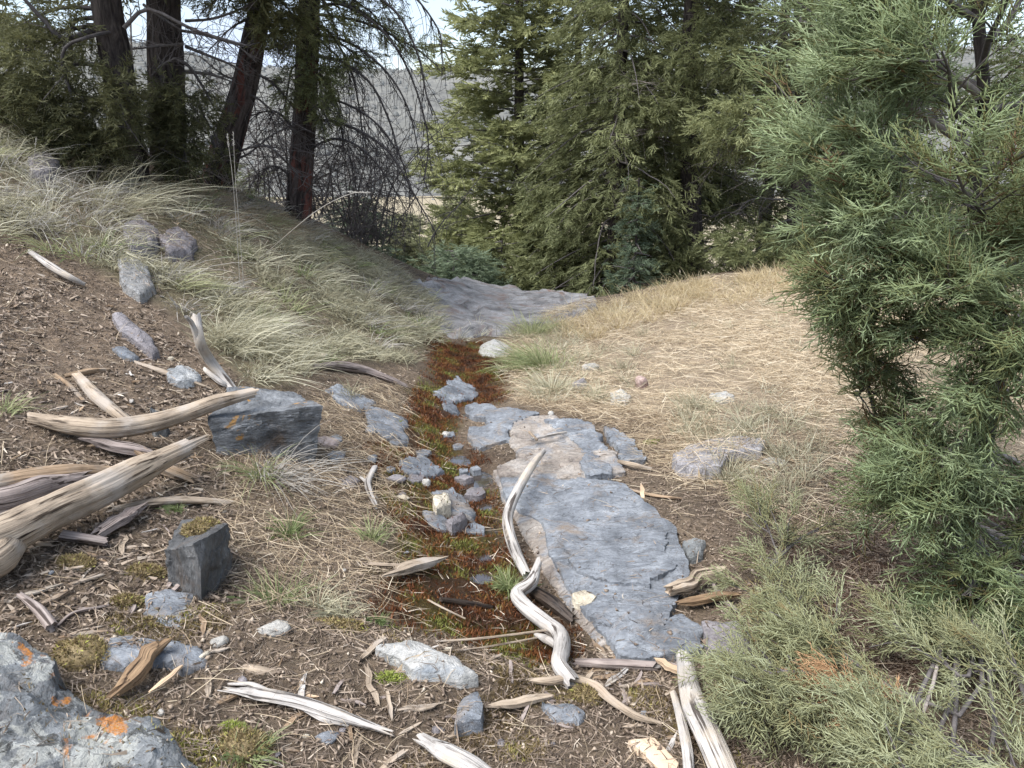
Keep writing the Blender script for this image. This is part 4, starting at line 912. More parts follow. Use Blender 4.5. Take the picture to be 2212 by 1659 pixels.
wood_piece('wood_chip', 'curled pale chip behind the furrowed bleached branch', (795, 1480, .01), (810, 1528, .01), 16, M['tan_wood'], .4)
wood_piece('wood_chip', 'curved pale chip right of the furrowed bleached branch', (838, 1522, .01), (848, 1560, .01), 12, M['tan_wood'], .4)
stick('moss_straw', 'upper of two long straws bridging the moss to the twisted branch', [(942, 1386, .03), (1050, 1378, .05), (1178, 1362, .07)], [4, 6, 5], M['tan_wood'], 'twig', sides=6)
stick('moss_straw', 'lower of two long straws bridging the moss to the twisted branch', [(972, 1408, .03), (1060, 1396, .04), (1158, 1378, .06)], [4, 5, 4], M['tan_wood'], 'twig', sides=6)
stick('moss_straw', 'slanting straw lying on the moss left of the twisted branch', [(925, 1296, .02), (960, 1315, .03), (1004, 1336, .02)], [4, 5, 4], M['tan_wood'], 'twig', sides=6)
stick('moss_straw', 'pale stick above the wood wedge by the channel', [(798, 1218, .02), (860, 1222, .03), (915, 1226, .02)], [8, 9, 5], M['tan_wood'], 'twig', sides=7)

# chips that nothing tells apart: parts of the litter one can still pick out
gw = 'weathered wood chips strewn in the litter'
chips = []
for k in range(295):
    if k < 105: px, py = rng.uniform(0, 480), rng.uniform(960, 1400)
    elif k < 180: px, py = rng.uniform(380, 1500), rng.uniform(1430, 1655)
    elif k < 225: px, py = rng.uniform(1240, 1500), rng.uniform(1390, 1500)
    else: px, py = rng.uniform(0, 480), rng.uniform(600, 900)
    A = G(px, py); A[2] = ground_z(A[0], A[1]); th = rng.uniform(0, math.pi)
    ln = rng.uniform(.02, .085); w = ln * rng.uniform(.10, .26); ax = norm(np.array([math.cos(th), math.sin(th), rng.normal(0, .12)]))
    side = norm(np.cross(ax, [0, 0, 1.0])); upv = np.cross(side, ax)
    V, fs, g = splinter(A + upv * w * .3, ax, side, upv, ln, w, w * .4, k * 1.9)
    tag(mesh('wood_chip', V, fs, M[['tan_wood', 'brown_wood', 'purple_wood', 'grey_wood', 'chip_wood'][rng.choice(5, p=[.35, .25, .2, .15, .05])]], attrs={'grain': g}, smooth=True, sharp=35), 'small weathered wood chip strewn in the brown litter', 'wood chip', gw)

# water standing in the hollows of the channel
for (c, r, dp), lab in zip(POOL_XY, ['shallow clear puddle between slate and outcrop', 'small puddle in the moss behind the little puddle slate', 'narrow puddle beside the upper bleached branch',
        'little bright puddle in the red moss left of the green tuft', 'lowest little puddle left of the green tuft', 'dark wet pool below the striated pale slate', 'small puddle right of the slate with the cream stone', 'puddle under the middle of the upper bleached branch']):
    th = np.arange(48) * 2 * math.pi / 48; rim = np.stack([c[0] + np.cos(th) * r * 1.25, c[1] + np.sin(th) * r * 1.2], 1)
    z = float(np.sort(ground_z(c[0] + np.cos(th) * r * .85, c[1] + np.sin(th) * r * .8))[14])
    V = np.vstack([[c[0], c[1], z], np.c_[rim, np.full(48, z)]])
    o = mesh('water', V, np.array([[0, i + 1, (i + 1) % 48 + 1] for i in range(48)]), M['water']); o['label'] = lab; o['kind'] = 'structure'

# ================================================================== TREES
T_NEAR = [spray_template(s, .15, 9 + s % 3, 1, .0042) for s in range(8)]
T_MID = [spray_template(40 + s, .19, 9, 1, .0145, flatw=True) for s in range(5)]
T_LEFT = [spray_template(80 + s, .17, 9, 1, .011, flatw=True) for s in range(5)]
T_FIR = [spray_template(60 + s, .23, 14, 0, .022, flatw=True) for s in range(5)]

def make_tree(name, label, cat, base):
    e = empty(name, base); return tag(e, label, cat)
def add_trunk(t, P, R, mat, sides=16, n=40, groove=.12):
    Pc = catmull(P, n); Rc = np.interp(np.linspace(0, len(P) - 1, n), np.arange(len(P)), R)
    Rc[0] *= 1.25; Rc[1] *= 1.12
    V, fs, g = sweep(Pc, Rc, sides, groove, 1, .0, P[0][0] * 7, .08, gfreq=9)
    return settle(mesh('trunk', V, fs, mat, attrs={'grain': g}, smooth=True, sharp=60), t)
def add_branch(t, P, r0, r1, mat, twigs=0, tl=.4, grav=-.1, n=10, spread=.6, sub=2, tr=.0035):
    """one limb with its bare side twigs"""
    Pc = catmull(P, n); lines = []
    L_ = np.linalg.norm(np.diff(Pc, axis=0), axis=1).sum()
    for k in range(twigs):
        i = rng.integers(2, n); d = norm(Pc[min(i, n - 1)] - Pc[i - 1]); d2 = norm(d + rng.normal(0, spread, 3) + np.array([0, 0, grav]))
        ln = tl * rng.uniform(.4, 1.2); q = wander(Pc[i - 1] + (Pc[i] - Pc[i - 1]) * rng.random() if i < n else Pc[-1], d2, ln, 6, .16, grav * .5)
        lines.append((q, tr * rng.uniform(.8, 1.4), tr * .35))
        for s_ in range(sub):
            j = rng.integers(1, 6); d3 = norm(q[j] - q[j - 1] + rng.normal(0, .5, 3) + np.array([0, 0, grav * .6])); lines.append((wander(q[j], d3, ln * rng.uniform(.3, .6), 4, .15, grav * .5), tr * .6, tr * .25))
    V, Fq = thin_tubes([(Pc, r0, r1)], 6); o = settle(mesh('branch', V, Fq, mat, smooth=True), t)
    if lines:
        V, Fq = thin_tubes(lines, 3); mesh('twigs', V, Fq, mat, o, smooth=True)['kind'] = 'stuff'
    return o
def foliage(t, P, D, S, tint, temps, mat, pname='foliage'):
    V, Fc, T = place_sprays(temps, P, D, S, tint)
    o = mesh(pname, V, Fc, mat, attrs={'tint': T}); o['kind'] = 'stuff'
    return settle(o, t)
def clump_pts(clumps, axis_fn, droop=.35, out=.8, size=(.8, 1.4), tone=.5, tvar=.22):
    """sprays filling ellipsoidal boughs; clump = (centre, (rx,ry,rz), count, tone offset)"""
    P, D, S, T = [], [], [], []
    for c, r, n, dt in clumps:
        u = norm(rng.normal(size=(n, 3))) * (rng.random((n, 1)) ** (1 / 2.2)); r = np.array(r)
        w = vnoise(u[:, 0] * 2.1 + c[0] * 5, u[:, 1] * 2.1 + c[2] * 3, u[:, 2] * 2.1)
        u = u * (.72 + .55 * w)[:, None]
        p = c + u * r; a = axis_fn(p[:, 2])
        o = p - a; o[:, 2] *= .3
        d = norm(norm(o) * out + norm(u) * .5 + rng.normal(0, .42, (n, 3)) + np.array([0, 0, -droop]))
        P.append(p); D.append(d); S.append(rng.uniform(*size, n)); T.append(tone + dt + tvar * (vnoise(p[:, 0] * 3, p[:, 1] * 3, p[:, 2] * 3) - .5) * 2 + rng.normal(0, .12, n))
    return np.concatenate(P), np.concatenate(D), np.concatenate(S), np.clip(np.concatenate(T), .02, .98)
def axis_of(P):
    P = np.asarray(P); z = P[:, 2]; o = np.argsort(z)
    return lambda q: np.stack([np.interp(q, z[o], P[o, 0]), np.interp(q, z[o], P[o, 1]), q], 1)
def crown_above(P, z0, z1, r0, n, size, tone):
    """the part of the crown that stands above the view, so that it shades and closes the tree"""
    ax = axis_of(P); z = z0 + (z1 - z0) * rng.random(n) ** 1.4; a = rng.uniform(0, 2 * math.pi, n)
    r = r0 * (1 - (z - z0) / (z1 - z0) * .85) * np.sqrt(rng.random(n)) * (.7 + .6 * vnoise(a * 1.5, z * 1.3))
    p = ax(z) + np.stack([np.cos(a) * r, np.sin(a) * r, 0 * r], 1)
    d = norm(np.stack([np.cos(a), np.sin(a), 0 * a - .2], 1) + rng.normal(0, .4, (n, 3)))
    return p, d, rng.uniform(*size, n), np.clip(tone + rng.normal(0, .15, n), 0, 1)
def cat4(*a): return [np.concatenate(x) for x in zip(*a)]
def wpts(rows, depth): return np.array([W(a, b, depth + (c[0] if c else 0)) for a, b, *c in rows])
def limbs_to(t, P, clumps, mat, r0=.018, frac=1.0):
    ax = axis_of(P)
    for c, r, n, dt in clumps:
        if rng.random() > frac: continue
        z = c[2] + rng.uniform(.0, .35); s = ax(np.array([min(z, P[:, 2].max() - .1)]))[0]
        m = (s + c) / 2 + np.array([rng.normal(0, .06), rng.normal(0, .06), .06]); e = c + (c - s) * .25 + np.array([0, 0, -.1])
        add_branch(t, np.array([s, m, c, e]), r0, .004, mat, twigs=10, tl=.3)

# --- the row of old junipers on the left bank
b1 = G(283, 380); d1 = b1[1]
tr = make_tree('old_juniper', 'leftmost old dark juniper trunk with heavy olive boughs on the left bank', 'tree', b1)
P1 = np.vstack([b1 + [0, 0, -.1], wpts([(283, 372), (272, 260), (250, 130), (228, 0), (210, -200), (190, -700)], d1)])
add_trunk(tr, P1, np.array([34, 34, 29, 29, 27, 22, 6]) * d1 / F, M['bark'])
cl1 = [(W(30, 140, d1 - .2), (.34, .4, .30), 330, .15), (W(115, 170, d1 - .3), (.32, .4, .30), 360, .05), (W(50, 240, d1 - .2), (.36, .35, .22), 300, .0), (W(170, 255, d1 - .3), (.28, .3, .24), 340, -.1),
       (W(150, 70, d1 - .1), (.22, .3, .20), 170, .1), (W(262, 215, d1 - .42), (.10, .2, .30), 190, -.15), (W(40, 60, d1 + .2), (.25, .3, .16), 120, .1), (W(110, 310, d1 - .3), (.36, .35, .12), 240, -.1), (W(225, 320, d1 - .35), (.18, .2, .12), 170, -.2)]
P, D, S, T = cat4(clump_pts(cl1, axis_of(P1), .35, .5, (.5, 1.0), .5), crown_above(P1, W(200, -60, d1)[2], W(200, -700, d1)[2], 1.3, 495, (1.3, 2.2), .45))
foliage(tr, P, D, S, T, T_LEFT, M['fol_dark']); limbs_to(tr, P1, cl1, M['twig_dark'])
add_branch(tr, wpts([(215, 60), (140, 85, -.3), (100, 50, -.35), (50, -5, -.4)], d1), .022, .012, M['twig_dark'], twigs=6)
add_branch(tr, wpts([(235, 70, -.1), (190, 80, -.5), (145, 98, -.5), (133, 130, -.5), (142, 165, -.5), (155, 212, -.5)], d1), .014, .008, M['twig_dark'], twigs=4)
add_branch(tr, wpts([(268, 60, -.2), (320, 20, -.2), (420, 65, -.2), (530, 98, -.1)], d1), .016, .008, M['twig'], twigs=14, tl=.4)

b2 = G(363, 378); d2 = max(b2[1], 6.7)
tr = make_tree('old_juniper', 'second trunk from the left, thick and dark with foliage at its foot', 'tree', b2)
P2 = np.vstack([b2 + [0, 0, -.15], wpts([(364, 366), (362, 250), (359, 120), (353, 0), (345, -250), (330, -800)], d2)])
add_trunk(tr, P2, np.array([36, 36, 36, 35, 34, 26, 6]) * d2 / F, M['bark'])
cl2 = [(W(372, 215, d2 - .5), (.12, .2, .16), 170, -.05), (W(345, 270, d2 - .5), (.14, .2, .20), 210, -.1), (W(392, 300, d2 - .5), (.13, .2, .22), 210, -.1), (W(440, 250, d2 - .3), (.14, .2, .10), 100, .05), (W(380, 350, d2 - .5), (.17, .2, .10), 150, -.1), (W(445, 200, d2 - .2), (.10, .15, .08), 40, .1)]
P, D, S, T = cat4(clump_pts(cl2, axis_of(P2), .4, .4, (.45, .9), .45), crown_above(P2, W(200, -40, d2)[2], W(200, -800, d2)[2], 1.4, 495, (1.3, 2.2), .45))
foliage(tr, P, D, S, T, T_LEFT, M['fol_dark']); limbs_to(tr, P2, cl2, M['twig_dark'])
for rows in ([(385, 65, -.3), (440, 75, -.3), (520, 98, -.2), (560, 92, 0)], [(400, 155, -.2), (450, 160, -.1), (500, 176, 0)], [(330, 165, -.3), (350, 140, -.4), (380, 125, -.4)], [(310, 10, -.3), (360, 45, -.4), (400, 68, -.3), (450, 70, -.2)], [(318, 330, -.3), (300, 280, -.35), (285, 120, -.35), (282, 20, -.3)], [(395, 95, -.1), (340, 100, -.3), (270, 108, -.3)], [(380, 350, -.1), (430, 350, -.1), (470, 346, 0)], [(400, 45, -.1), (460, 40, -.1), (530, 15, 0), (560, -10, 0)], [(400, 100, 0), (450, 120, 0), (500, 140, 0), (540, 165, .1)]):
    add_branch(tr, wpts(rows, d2), rng.uniform(.010, .017), .005, M['twig' if rng.random() < .6 else 'twig_pale'], twigs=12, tl=.38, grav=-.05)

b3 = G(473, 400); d3 = b3[1]
tr = make_tree('leaning_juniper', 'leaning trunk with a long strip of red peeled bark, third from the left', 'tree', b3)
P3 = np.vstack([b3 + [-.05, 0, -.12], wpts([(470, 392), (500, 285), (528, 190), (547, 95), (563, 0), (590, -250), (600, -800)], d3)])
add_trunk(tr, P3, np.array([38, 36, 29, 25, 23, 20, 15, 4]) * d3 / F, M['bark_red'])
cl3 = [(W(560, 10, d3 - .3), (.18, .2, .12), 120, .1), (W(590, 70, d3 - .3), (.17, .2, .15), 150, .1), (W(470, -5, d3 - .2), (.30, .3, .08), 80, .05), (W(620, 15, d3 - .2), (.22, .2, .15), 140, .1), (W(470, 330, d3 - .35), (.10, .15, .18), 60, .0)]
P, D, S, T = cat4(clump_pts(cl3, axis_of(P3), .4, .5, (.45, .9), .5), crown_above(P3, W(200, -50, d3)[2], W(200, -800, d3)[2], 1.2, 440, (1.3, 2.2), .45))
foliage(tr, P, D, S, T, T_LEFT, M['fol_dark']); limbs_to(tr, P3, cl3, M['twig_dark'])
for rows in ([(535, 150, -.05), (590, 180, 0), (640, 240, .2)], [(520, 200, 0), (560, 215, -.1), (620, 270, 0), (660, 300, .1)], [(490, 335, 0), (560, 315, -.1), (600, 330, -.1), (650, 385, 0)], [(505, 345, 0), (540, 330, -.05), (590, 290, 0), (640, 268, .1)], [(545, 110, 0), (600, 100, 0), (680, 75, .2)], [(545, 85, 0), (600, 70, 0), (640, 40, .1)], [(480, 370, 0), (450, 345, -.1), (410, 330, -.1)], [(530, 180, 0), (480, 160, 0), (430, 120, 0)], [(555, 30, 0), (500, 60, -.1), (450, 110, -.1)]):
    add_branch(tr, wpts(rows, d3), rng.uniform(.009, .015), .004, M['twig'], twigs=14, tl=.42, grav=-.12)

b4 = G(643, 470); d4 = b4[1]
tr = make_tree('bare_branched_conifer', 'rightmost left-bank trunk with drooping bare black branches and red bark at its foot', 'tree', b4)
P4 = np.vstack([b4 + [-.02, 0, -.12], wpts([(644, 462), (652, 350), (660, 220), (664, 100), (668, 0), (674, -300), (680, -800)], d4)])
add_trunk(tr, P4, np.array([29, 28, 25, 23, 22, 20, 15, 4]) * d4 / F, M['bark_red'])
cl4 = [(W(640, 80, d4 - .4), (.18, .2, .26), 220, .0), (W(690, 180, d4 - .4), (.16, .2, .24), 200, .05), (W(720, 50, d4 - .2), (.25, .25, .16), 160, .1), (W(700, 245, d4 - .4), (.11, .15, .13), 80, .05), (W(770, 120, d4 - .1), (.22, .2, .08), 80, .15), (W(840, 70, d4 - .1), (.22, .2, .08), 70, .15), (W(890, 100, d4 - .1), (.15, .15, .06), 50, .2), (W(800, 25, d4), (.3, .25, .12), 90, .15), (W(622, 190, d4 - .3), (.11, .15, .20), 90, .0), (W(740, 135, d4 - .2), (.18, .15, .10), 70, .15)]
P, D, S, T = cat4(clump_pts(cl4, axis_of(P4), .5, .5, (.45, .85), .42), crown_above(P4, W(200, -60, d4)[2], W(200, -800, d4)[2], 1.3, 385, (1.3, 2.2), .5))
foliage(tr, P, D, S, T, T_LEFT, M['fol_olive']); limbs_to(tr, P4, cl4, M['twig_dark'], .014)
for rows in ([(668, -40), (760, -30, -.2), (850, 20, -.3), (900, 110, -.35), (920, 200, -.35), (935, 250, -.35)],
             [(668, 20), (740, 10, -.2), (830, 70, -.3), (890, 170, -.3), (925, 300, -.3), (915, 390, -.3)],
             [(666, 70), (750, 90, -.2), (830, 150, -.3), (880, 230, -.35), (905, 330, -.3)],
             [(664, 120), (730, 130, -.2), (800, 180, -.3), (840, 260, -.3), (860, 330, -.3)],
             [(662, 260), (720, 262, -.2), (790, 290, -.3), (850, 340, -.35), (900, 430, -.35), (940, 498, -.35)],
             [(660, 215), (720, 215, -.2), (800, 255, -.3), (860, 330, -.3), (890, 420, -.3)],
             [(655, 330), (720, 300, -.2), (780, 320, -.3), (830, 375, -.3), (870, 440, -.3)],
             [(668, -80), (760, -80, -.1), (880, -20, -.2), (945, 60, -.2), (955, 110, -.2)],
             [(668, 40), (720, 80, .2), (760, 160, .2), (780, 260, .2), (785, 330, .2)],
             [(664, 150), (700, 170, .1), (730, 230, .2), (742, 320, .2)],
             [(650, 300), (610, 250, 0), (580, 240, 0), (540, 250, 0)],
             [(645, 400), (600, 360, -.1), (560, 370, -.1)]):
    add_branch(tr, wpts(rows, d4), rng.uniform(.012, .017), .005, M['twig_dark'], twigs=26, tl=.55, grav=-.38, n=18, spread=.45, sub=3)

# dead brush standing behind that trunk
for k, (bx, by, lab, n, half) in enumerate([(610, 470, 'grey tangle of dead twigs left of the red-footed trunk', 26, 60), (745, 500, 'grey tangle of dead twigs right of the red-footed trunk', 34, 75)]):
    bb = G(bx, by); bb[1] += .9; bb[2] = terrain(bb[0], bb[1])
    tr = make_tree('dead_brush', lab, 'dead shrub', bb)
    lines = []
    for i in range(n):
        p0 = bb + np.array([rng.normal(0, .22), rng.normal(0, .2), 0]); d = np.array([rng.normal(0, .35), rng.normal(0, .3), 1.0])
        q = wander(p0, d, rng.uniform(1.0, 1.9), 9, .14, 0); lines.append((q, .010, .003))
        for j in range(11):
            a = rng.integers(1, 9); q2 = wander(q[a], norm(np.array([rng.normal(0, 1), rng.normal(0, .8), rng.normal(-.1, .35)])), rng.uniform(.25, .7), 5, .18, -.08); lines.append((q2, .0045, .0015))
            for m in range(3): lines.append((wander(q2[rng.integers(1, 5)], rng.normal(0, 1, 3), rng.uniform(.12, .3), 3, .2, -.1), .0025, .001))
    V, Fq = thin_tubes(lines, 3); o = mesh('dead_twigs', V, Fq, M['twig'], smooth=True); o['kind'] = 'stuff'; settle(o, tr)

# --- conifers beyond the lip of the gully
def conifer(name, label, px, depth, z_top, half, mat, fmat, nb, spb, dens_above, tone=.5, droop=.25, z_low=.0, temps=None, size=(.8, 1.4), trunk_r=.13, bark=None, lean=0.0, pw=.8, low_skip=0.0, taper=1.0):
    """a whole conifer: trunk and whorled boughs that carry sprays from near the trunk to the tip"""
    base = W(px, 700, depth); base[2] = terrain(base[0], base[1])
    t = make_tree(name, label, 'tree', base)
    H = z_top - base[2]; P = np.array([base + [0, 0, -.2], base + [lean * .3, 0, H * .35], base + [lean * .7, 0, H * .7], base + [lean, 0, H]])
    add_trunk(t, P, np.array([trunk_r * .8, trunk_r * .55, trunk_r * .3, .012]), bark or M['bark'], 10, 24)
    ax = axis_of(catmull(P, 24)); PP, DD, SS, TT = [], [], [], []; lines = []
    zview = W(px, 0, depth)[2] + .4
    for k in range(nb):
        f = ((k + .5) / nb) ** 1.6; z = base[2] + z_low + (H - z_low) * f
        if z > zview and rng.random() > dens_above: continue
        a = k * 2.4 + rng.normal(0, .3); ln = half * max(.06, (1 - f ** taper)) ** pw * rng.uniform(.72, 1.15)
        s = ax(np.array([z]))[0]; d = np.array([math.cos(a), math.sin(a), .18 - droop * .4])
        q = wander(s, d, ln, 8, .07, -droop * .12); lines.append((q, .012 + .008 * (1 - f), .003))
        n = int(spb * (ln / half + .25)); u = rng.random(n) ** .75
        pos = np.stack([np.interp(u * 8, np.arange(9), q[:, i]) for i in range(3)], 1)
        sd = np.array([-math.sin(a), math.cos(a), 0.]); w = (rng.normal(0, .42, n) * (1 - u * .6) * ln * .42)
        pos = pos + sd * w[:, None] + rng.normal(0, .06, (n, 3)) + np.array([0, 0, -1.0]) * (np.abs(rng.normal(0, .12, n)) * droop * 3)[:, None]
        dr = norm(d * .9 + sd * np.sign(w)[:, None] * .7 + rng.normal(0, .33, (n, 3)) + np.array([0, 0, -droop]))
        PP.append(pos); DD.append(dr); SS.append(rng.uniform(*size, n)); TT.append(np.clip(tone + .25 * (u - .6) + rng.normal(0, .10) + rng.normal(0, .10, n) + .2 * (vnoise(pos[:, 0] * 1.6, pos[:, 1] * 1.6, pos[:, 2] * 1.6) - .5), .02, .98))
    foliage(t, np.concatenate(PP), np.concatenate(DD), np.concatenate(SS), np.concatenate(TT), temps or T_FIR, fmat)
    if lines:
        V, Fq = thin_tubes(lines, 4); o = mesh('limbs', V, Fq, mat, smooth=True); o['kind'] = 'stuff'; settle(o, t)
    return t, P
conifer('fir_tree', 'tall yellow-olive fir with a conical crown left of the big juniper', 1120, 13.0, 8.6, 2.05, M['twig'], M['fol_olive'], 175, 68, .25, tone=.60, droop=.12, z_low=.3, size=(.8, 1.4), trunk_r=.15)
conifer('juniper_tree', 'broad brown-olive juniper with drooping sprays in the middle of the view', 1320, 11.0, 7.0, 1.75, M['twig'], M['fol_brownolive'], 170, 58, .25, tone=.50, droop=.6, z_low=.15, temps=T_MID, size=(.8, 1.4), pw=.42, trunk_r=.16)
conifer('juniper_tree', 'bright olive juniper crown behind the broad brown-olive juniper', 1445, 12.2, 8.4, 1.6, M['twig'], M['fol_olive'], 110, 60, .35, tone=.60, droop=.35, z_low=2.2, temps=T_MID, size=(.9, 1.5), pw=.45, trunk_r=.16)
conifer('juniper_tree', 'slim olive conifer between the fir and the broad juniper', 1235, 13.5, 7.5, 1.2, M['twig'], M['fol_olive'], 90, 40, .35, tone=.45, droop=.3, z_low=.5, temps=T_MID, size=(.9, 1.5), pw=.5)
conifer('small_fir', 'small yellow-green fir low in the valley left of the tall fir', 985, 16.0, .55, 1.1, M['twig'], M['fol_yellow'], 60, 46, 1, tone=.6, droop=.1, size=(1.0, 1.5), trunk_r=.06)
conifer('small_fir', 'small pale yellow-green conifer behind the drooping bare branches', 885, 15.0, .1, .9, M['twig'], M['fol_yellow'], 50, 40, 1, tone=.5, droop=.15, size=(1.0, 1.5), trunk_r=.06)
conifer('small_juniper', 'low blue-green juniper bush just beyond the rock ledge', 985, 10.6, -.02, .85, M['twig'], M['fol_green'], 44, 56, 1, tone=.8, droop=.15, temps=T_MID, size=(.7, 1.1), pw=.4, trunk_r=.05)
conifer('small_juniper', 'low olive-green juniper bush beyond the ledge, right of the blue-green one', 1085, 11.2, .05, .8, M['twig'], M['fol_brownolive'], 44, 56, 1, tone=.75, droop=.2, temps=T_MID, size=(.7, 1.1), pw=.4, trunk_r=.05)
conifer('small_juniper', 'dark green juniper in the shade right of the red-footed trunk', 770, 10.4, .75, .75, M['twig'], M['fol_green'], 44, 44, 1, tone=.22, droop=.2, temps=T_MID, size=(.7, 1.1), pw=.5, trunk_r=.05)
conifer('small_juniper', 'light olive juniper bush at the right end of the left bank crest', 880, 10.8, .22, .55, M['twig'], M['fol_yellow'], 40, 36, 1, tone=.4, droop=.15, temps=T_MID, size=(.7, 1.0), pw=.5, trunk_r=.04)
conifer('small_juniper', 'blue-green young juniper in front of the dark trunks on the right', 1365, 9.6, 1.0, .34, M['twig'], M['fol_green'], 36, 22, 1, tone=.55, droop=.3, temps=T_MID, size=(.6, .9), pw=.5, trunk_r=.03)

# --- dark junipers on the right, bare inside
def right_juniper(name, label, rows, depth, hw, clumps, ntw, tone, fmat, above=700):
    base = wpts([rows[0]], depth)[0]; base[2] = terrain(base[0], base[1])
    t = make_tree(name, label, 'tree', base)
    P = np.vstack([base + [0, 0, -.15], wpts(rows[1:], depth)]); add_trunk(t, P, np.array(hw) * depth / F, M['bark'])
    ax = axis_of(P)
    for k in range(ntw):
        z = rng.uniform(base[2] + .15, W(0, -20, depth)[2]); s = ax(np.array([z]))[0]; a = rng.uniform(0, 2 * math.pi)
        q = wander(s, (math.cos(a), math.sin(a), rng.normal(.05, .25)), rng.uniform(.6, 1.6), 6, .2, -.04)
        add_branch(t, q, .013, .004, M['twig' if rng.random() < .6 else 'twig_pale'], twigs=18, tl=.5, grav=-.1, spread=.7, sub=2)
    cl = [(W(a, b, depth + c), r, n, dt) for a, b, c, r, n, dt in clumps]
    P_, D_, S_, T_ = cat4(clump_pts(cl, ax, .4, .6, (.6, 1.15), tone), crown_above(P, W(0, -60, depth)[2], W(0, -700, depth)[2], 1.7, above, (1.4, 2.4), tone - .1))
    foliage(t, P_, D_, S_, T_, T_MID, fmat); limbs_to(t, P, cl, M['twig_dark'], .014)
    return t
right_juniper('old_juniper', 'dark shaded juniper on the right with bare twigs and low olive boughs', [(1722, 575), (1722, 520), (1730, 400), (1738, 250), (1735, 100), (1730, -100), (1720, -600)], 9.6, [26, 25, 22, 20, 18, 15, 5],
    [(1600, 265, -.9, (.55, .4, .28), 330, .18), (1680, 330, -.9, (.35, .4, .18), 140, .1), (1720, 60, -.6, (.55, .5, .3), 260, -.25), (1790, 130, -.6, (.4, .4, .35), 200, -.25), (1640, 535, -.8, (.62, .4, .28), 380, .1), (1745, 545, -.7, (.45, .4, .25), 260, .05), (1600, 130, -.4, (.35, .4, .3), 160, -.1), (1830, 330, .2, (.5, .5, .6), 260, -.3), (1850, 480, .2, (.5, .5, .4), 260, -.2), (1660, 200, .4, (.5, .4, .4), 200, -.3)], 20, .55, M['fol_brownolive'])
right_juniper('old_juniper', 'dark twiggy juniper trunk right of the broad brown-olive juniper', [(1495, 590), (1495, 520), (1492, 400), (1488, 250), (1490, 100), (1500, -100), (1510, -600)], 10.6, [24, 23, 20, 18, 16, 13, 5],
    [(1520, 120, -.7, (.5, .5, .35), 260, .1), (1560, 40, -.5, (.5, .5, .3), 220, -.1), (1440, 560, -.6, (.5, .4, .35), 280, -.15), (1540, 300, -.7, (.4, .4, .25), 200, .15), (1420, 470, -.5, (.4, .4, .4), 240, -.2), (1450, 230, -.6, (.4, .4, .3), 200, .15)], 18, .5, M['fol_brownolive'])
conifer('background_juniper', 'dark conifer closing the view behind the right-hand junipers', 1630, 14.0, 9.0, 2.0, M['twig_dark'], M['fol_dark'], 80, 44, .3, tone=.4, droop=.4, z_low=.4, temps=T_MID, size=(1.2, 2.0), pw=.4, trunk_r=.18)
conifer('background_juniper', 'dark conifer far right, seen only through the near juniper', 1900, 12.0, 8.0, 2.2, M['twig_dark'], M['fol_dark'], 60, 40, .3, tone=.45, droop=.4, z_low=.3, temps=T_MID, size=(1.2, 2.0), pw=.4, trunk_r=.18)
conifer('background_juniper', 'olive conifer at the right edge behind the near juniper', 2200, 9.5, 6.5, 1.9, M['twig_dark'], M['fol_brownolive'], 50, 40, .3, tone=.4, droop=.4, z_low=.2, temps=T_MID, size=(1.1, 1.8), pw=.4, trunk_r=.15)
conifer('small_juniper', 'small olive juniper seen between the second and the leaning trunk', 445, 11.5, 1.35, .55, M['twig'], M['fol_olive'], 40, 40, 1, tone=.5, droop=.2, temps=T_MID, size=(.7, 1.1), pw=.5, trunk_r=.04)
conifer('small_juniper', 'small green juniper seen right of the leaning trunk', 570, 12.5, 1.0, .6, M['twig'], M['fol_brownolive'], 40, 40, 1, tone=.5, droop=.2, temps=T_MID, size=(.7, 1.1), pw=.5, trunk_r=.04)
conifer('background_juniper', 'dark juniper behind the leftmost trunk at the left edge', 20, 9.5, 5.5, .9, M['twig_dark'], M['fol_dark'], 50, 36, .4, tone=.55, droop=.35, z_low=.1, temps=T_MID, size=(1.0, 1.6), pw=.4, trunk_r=.14)

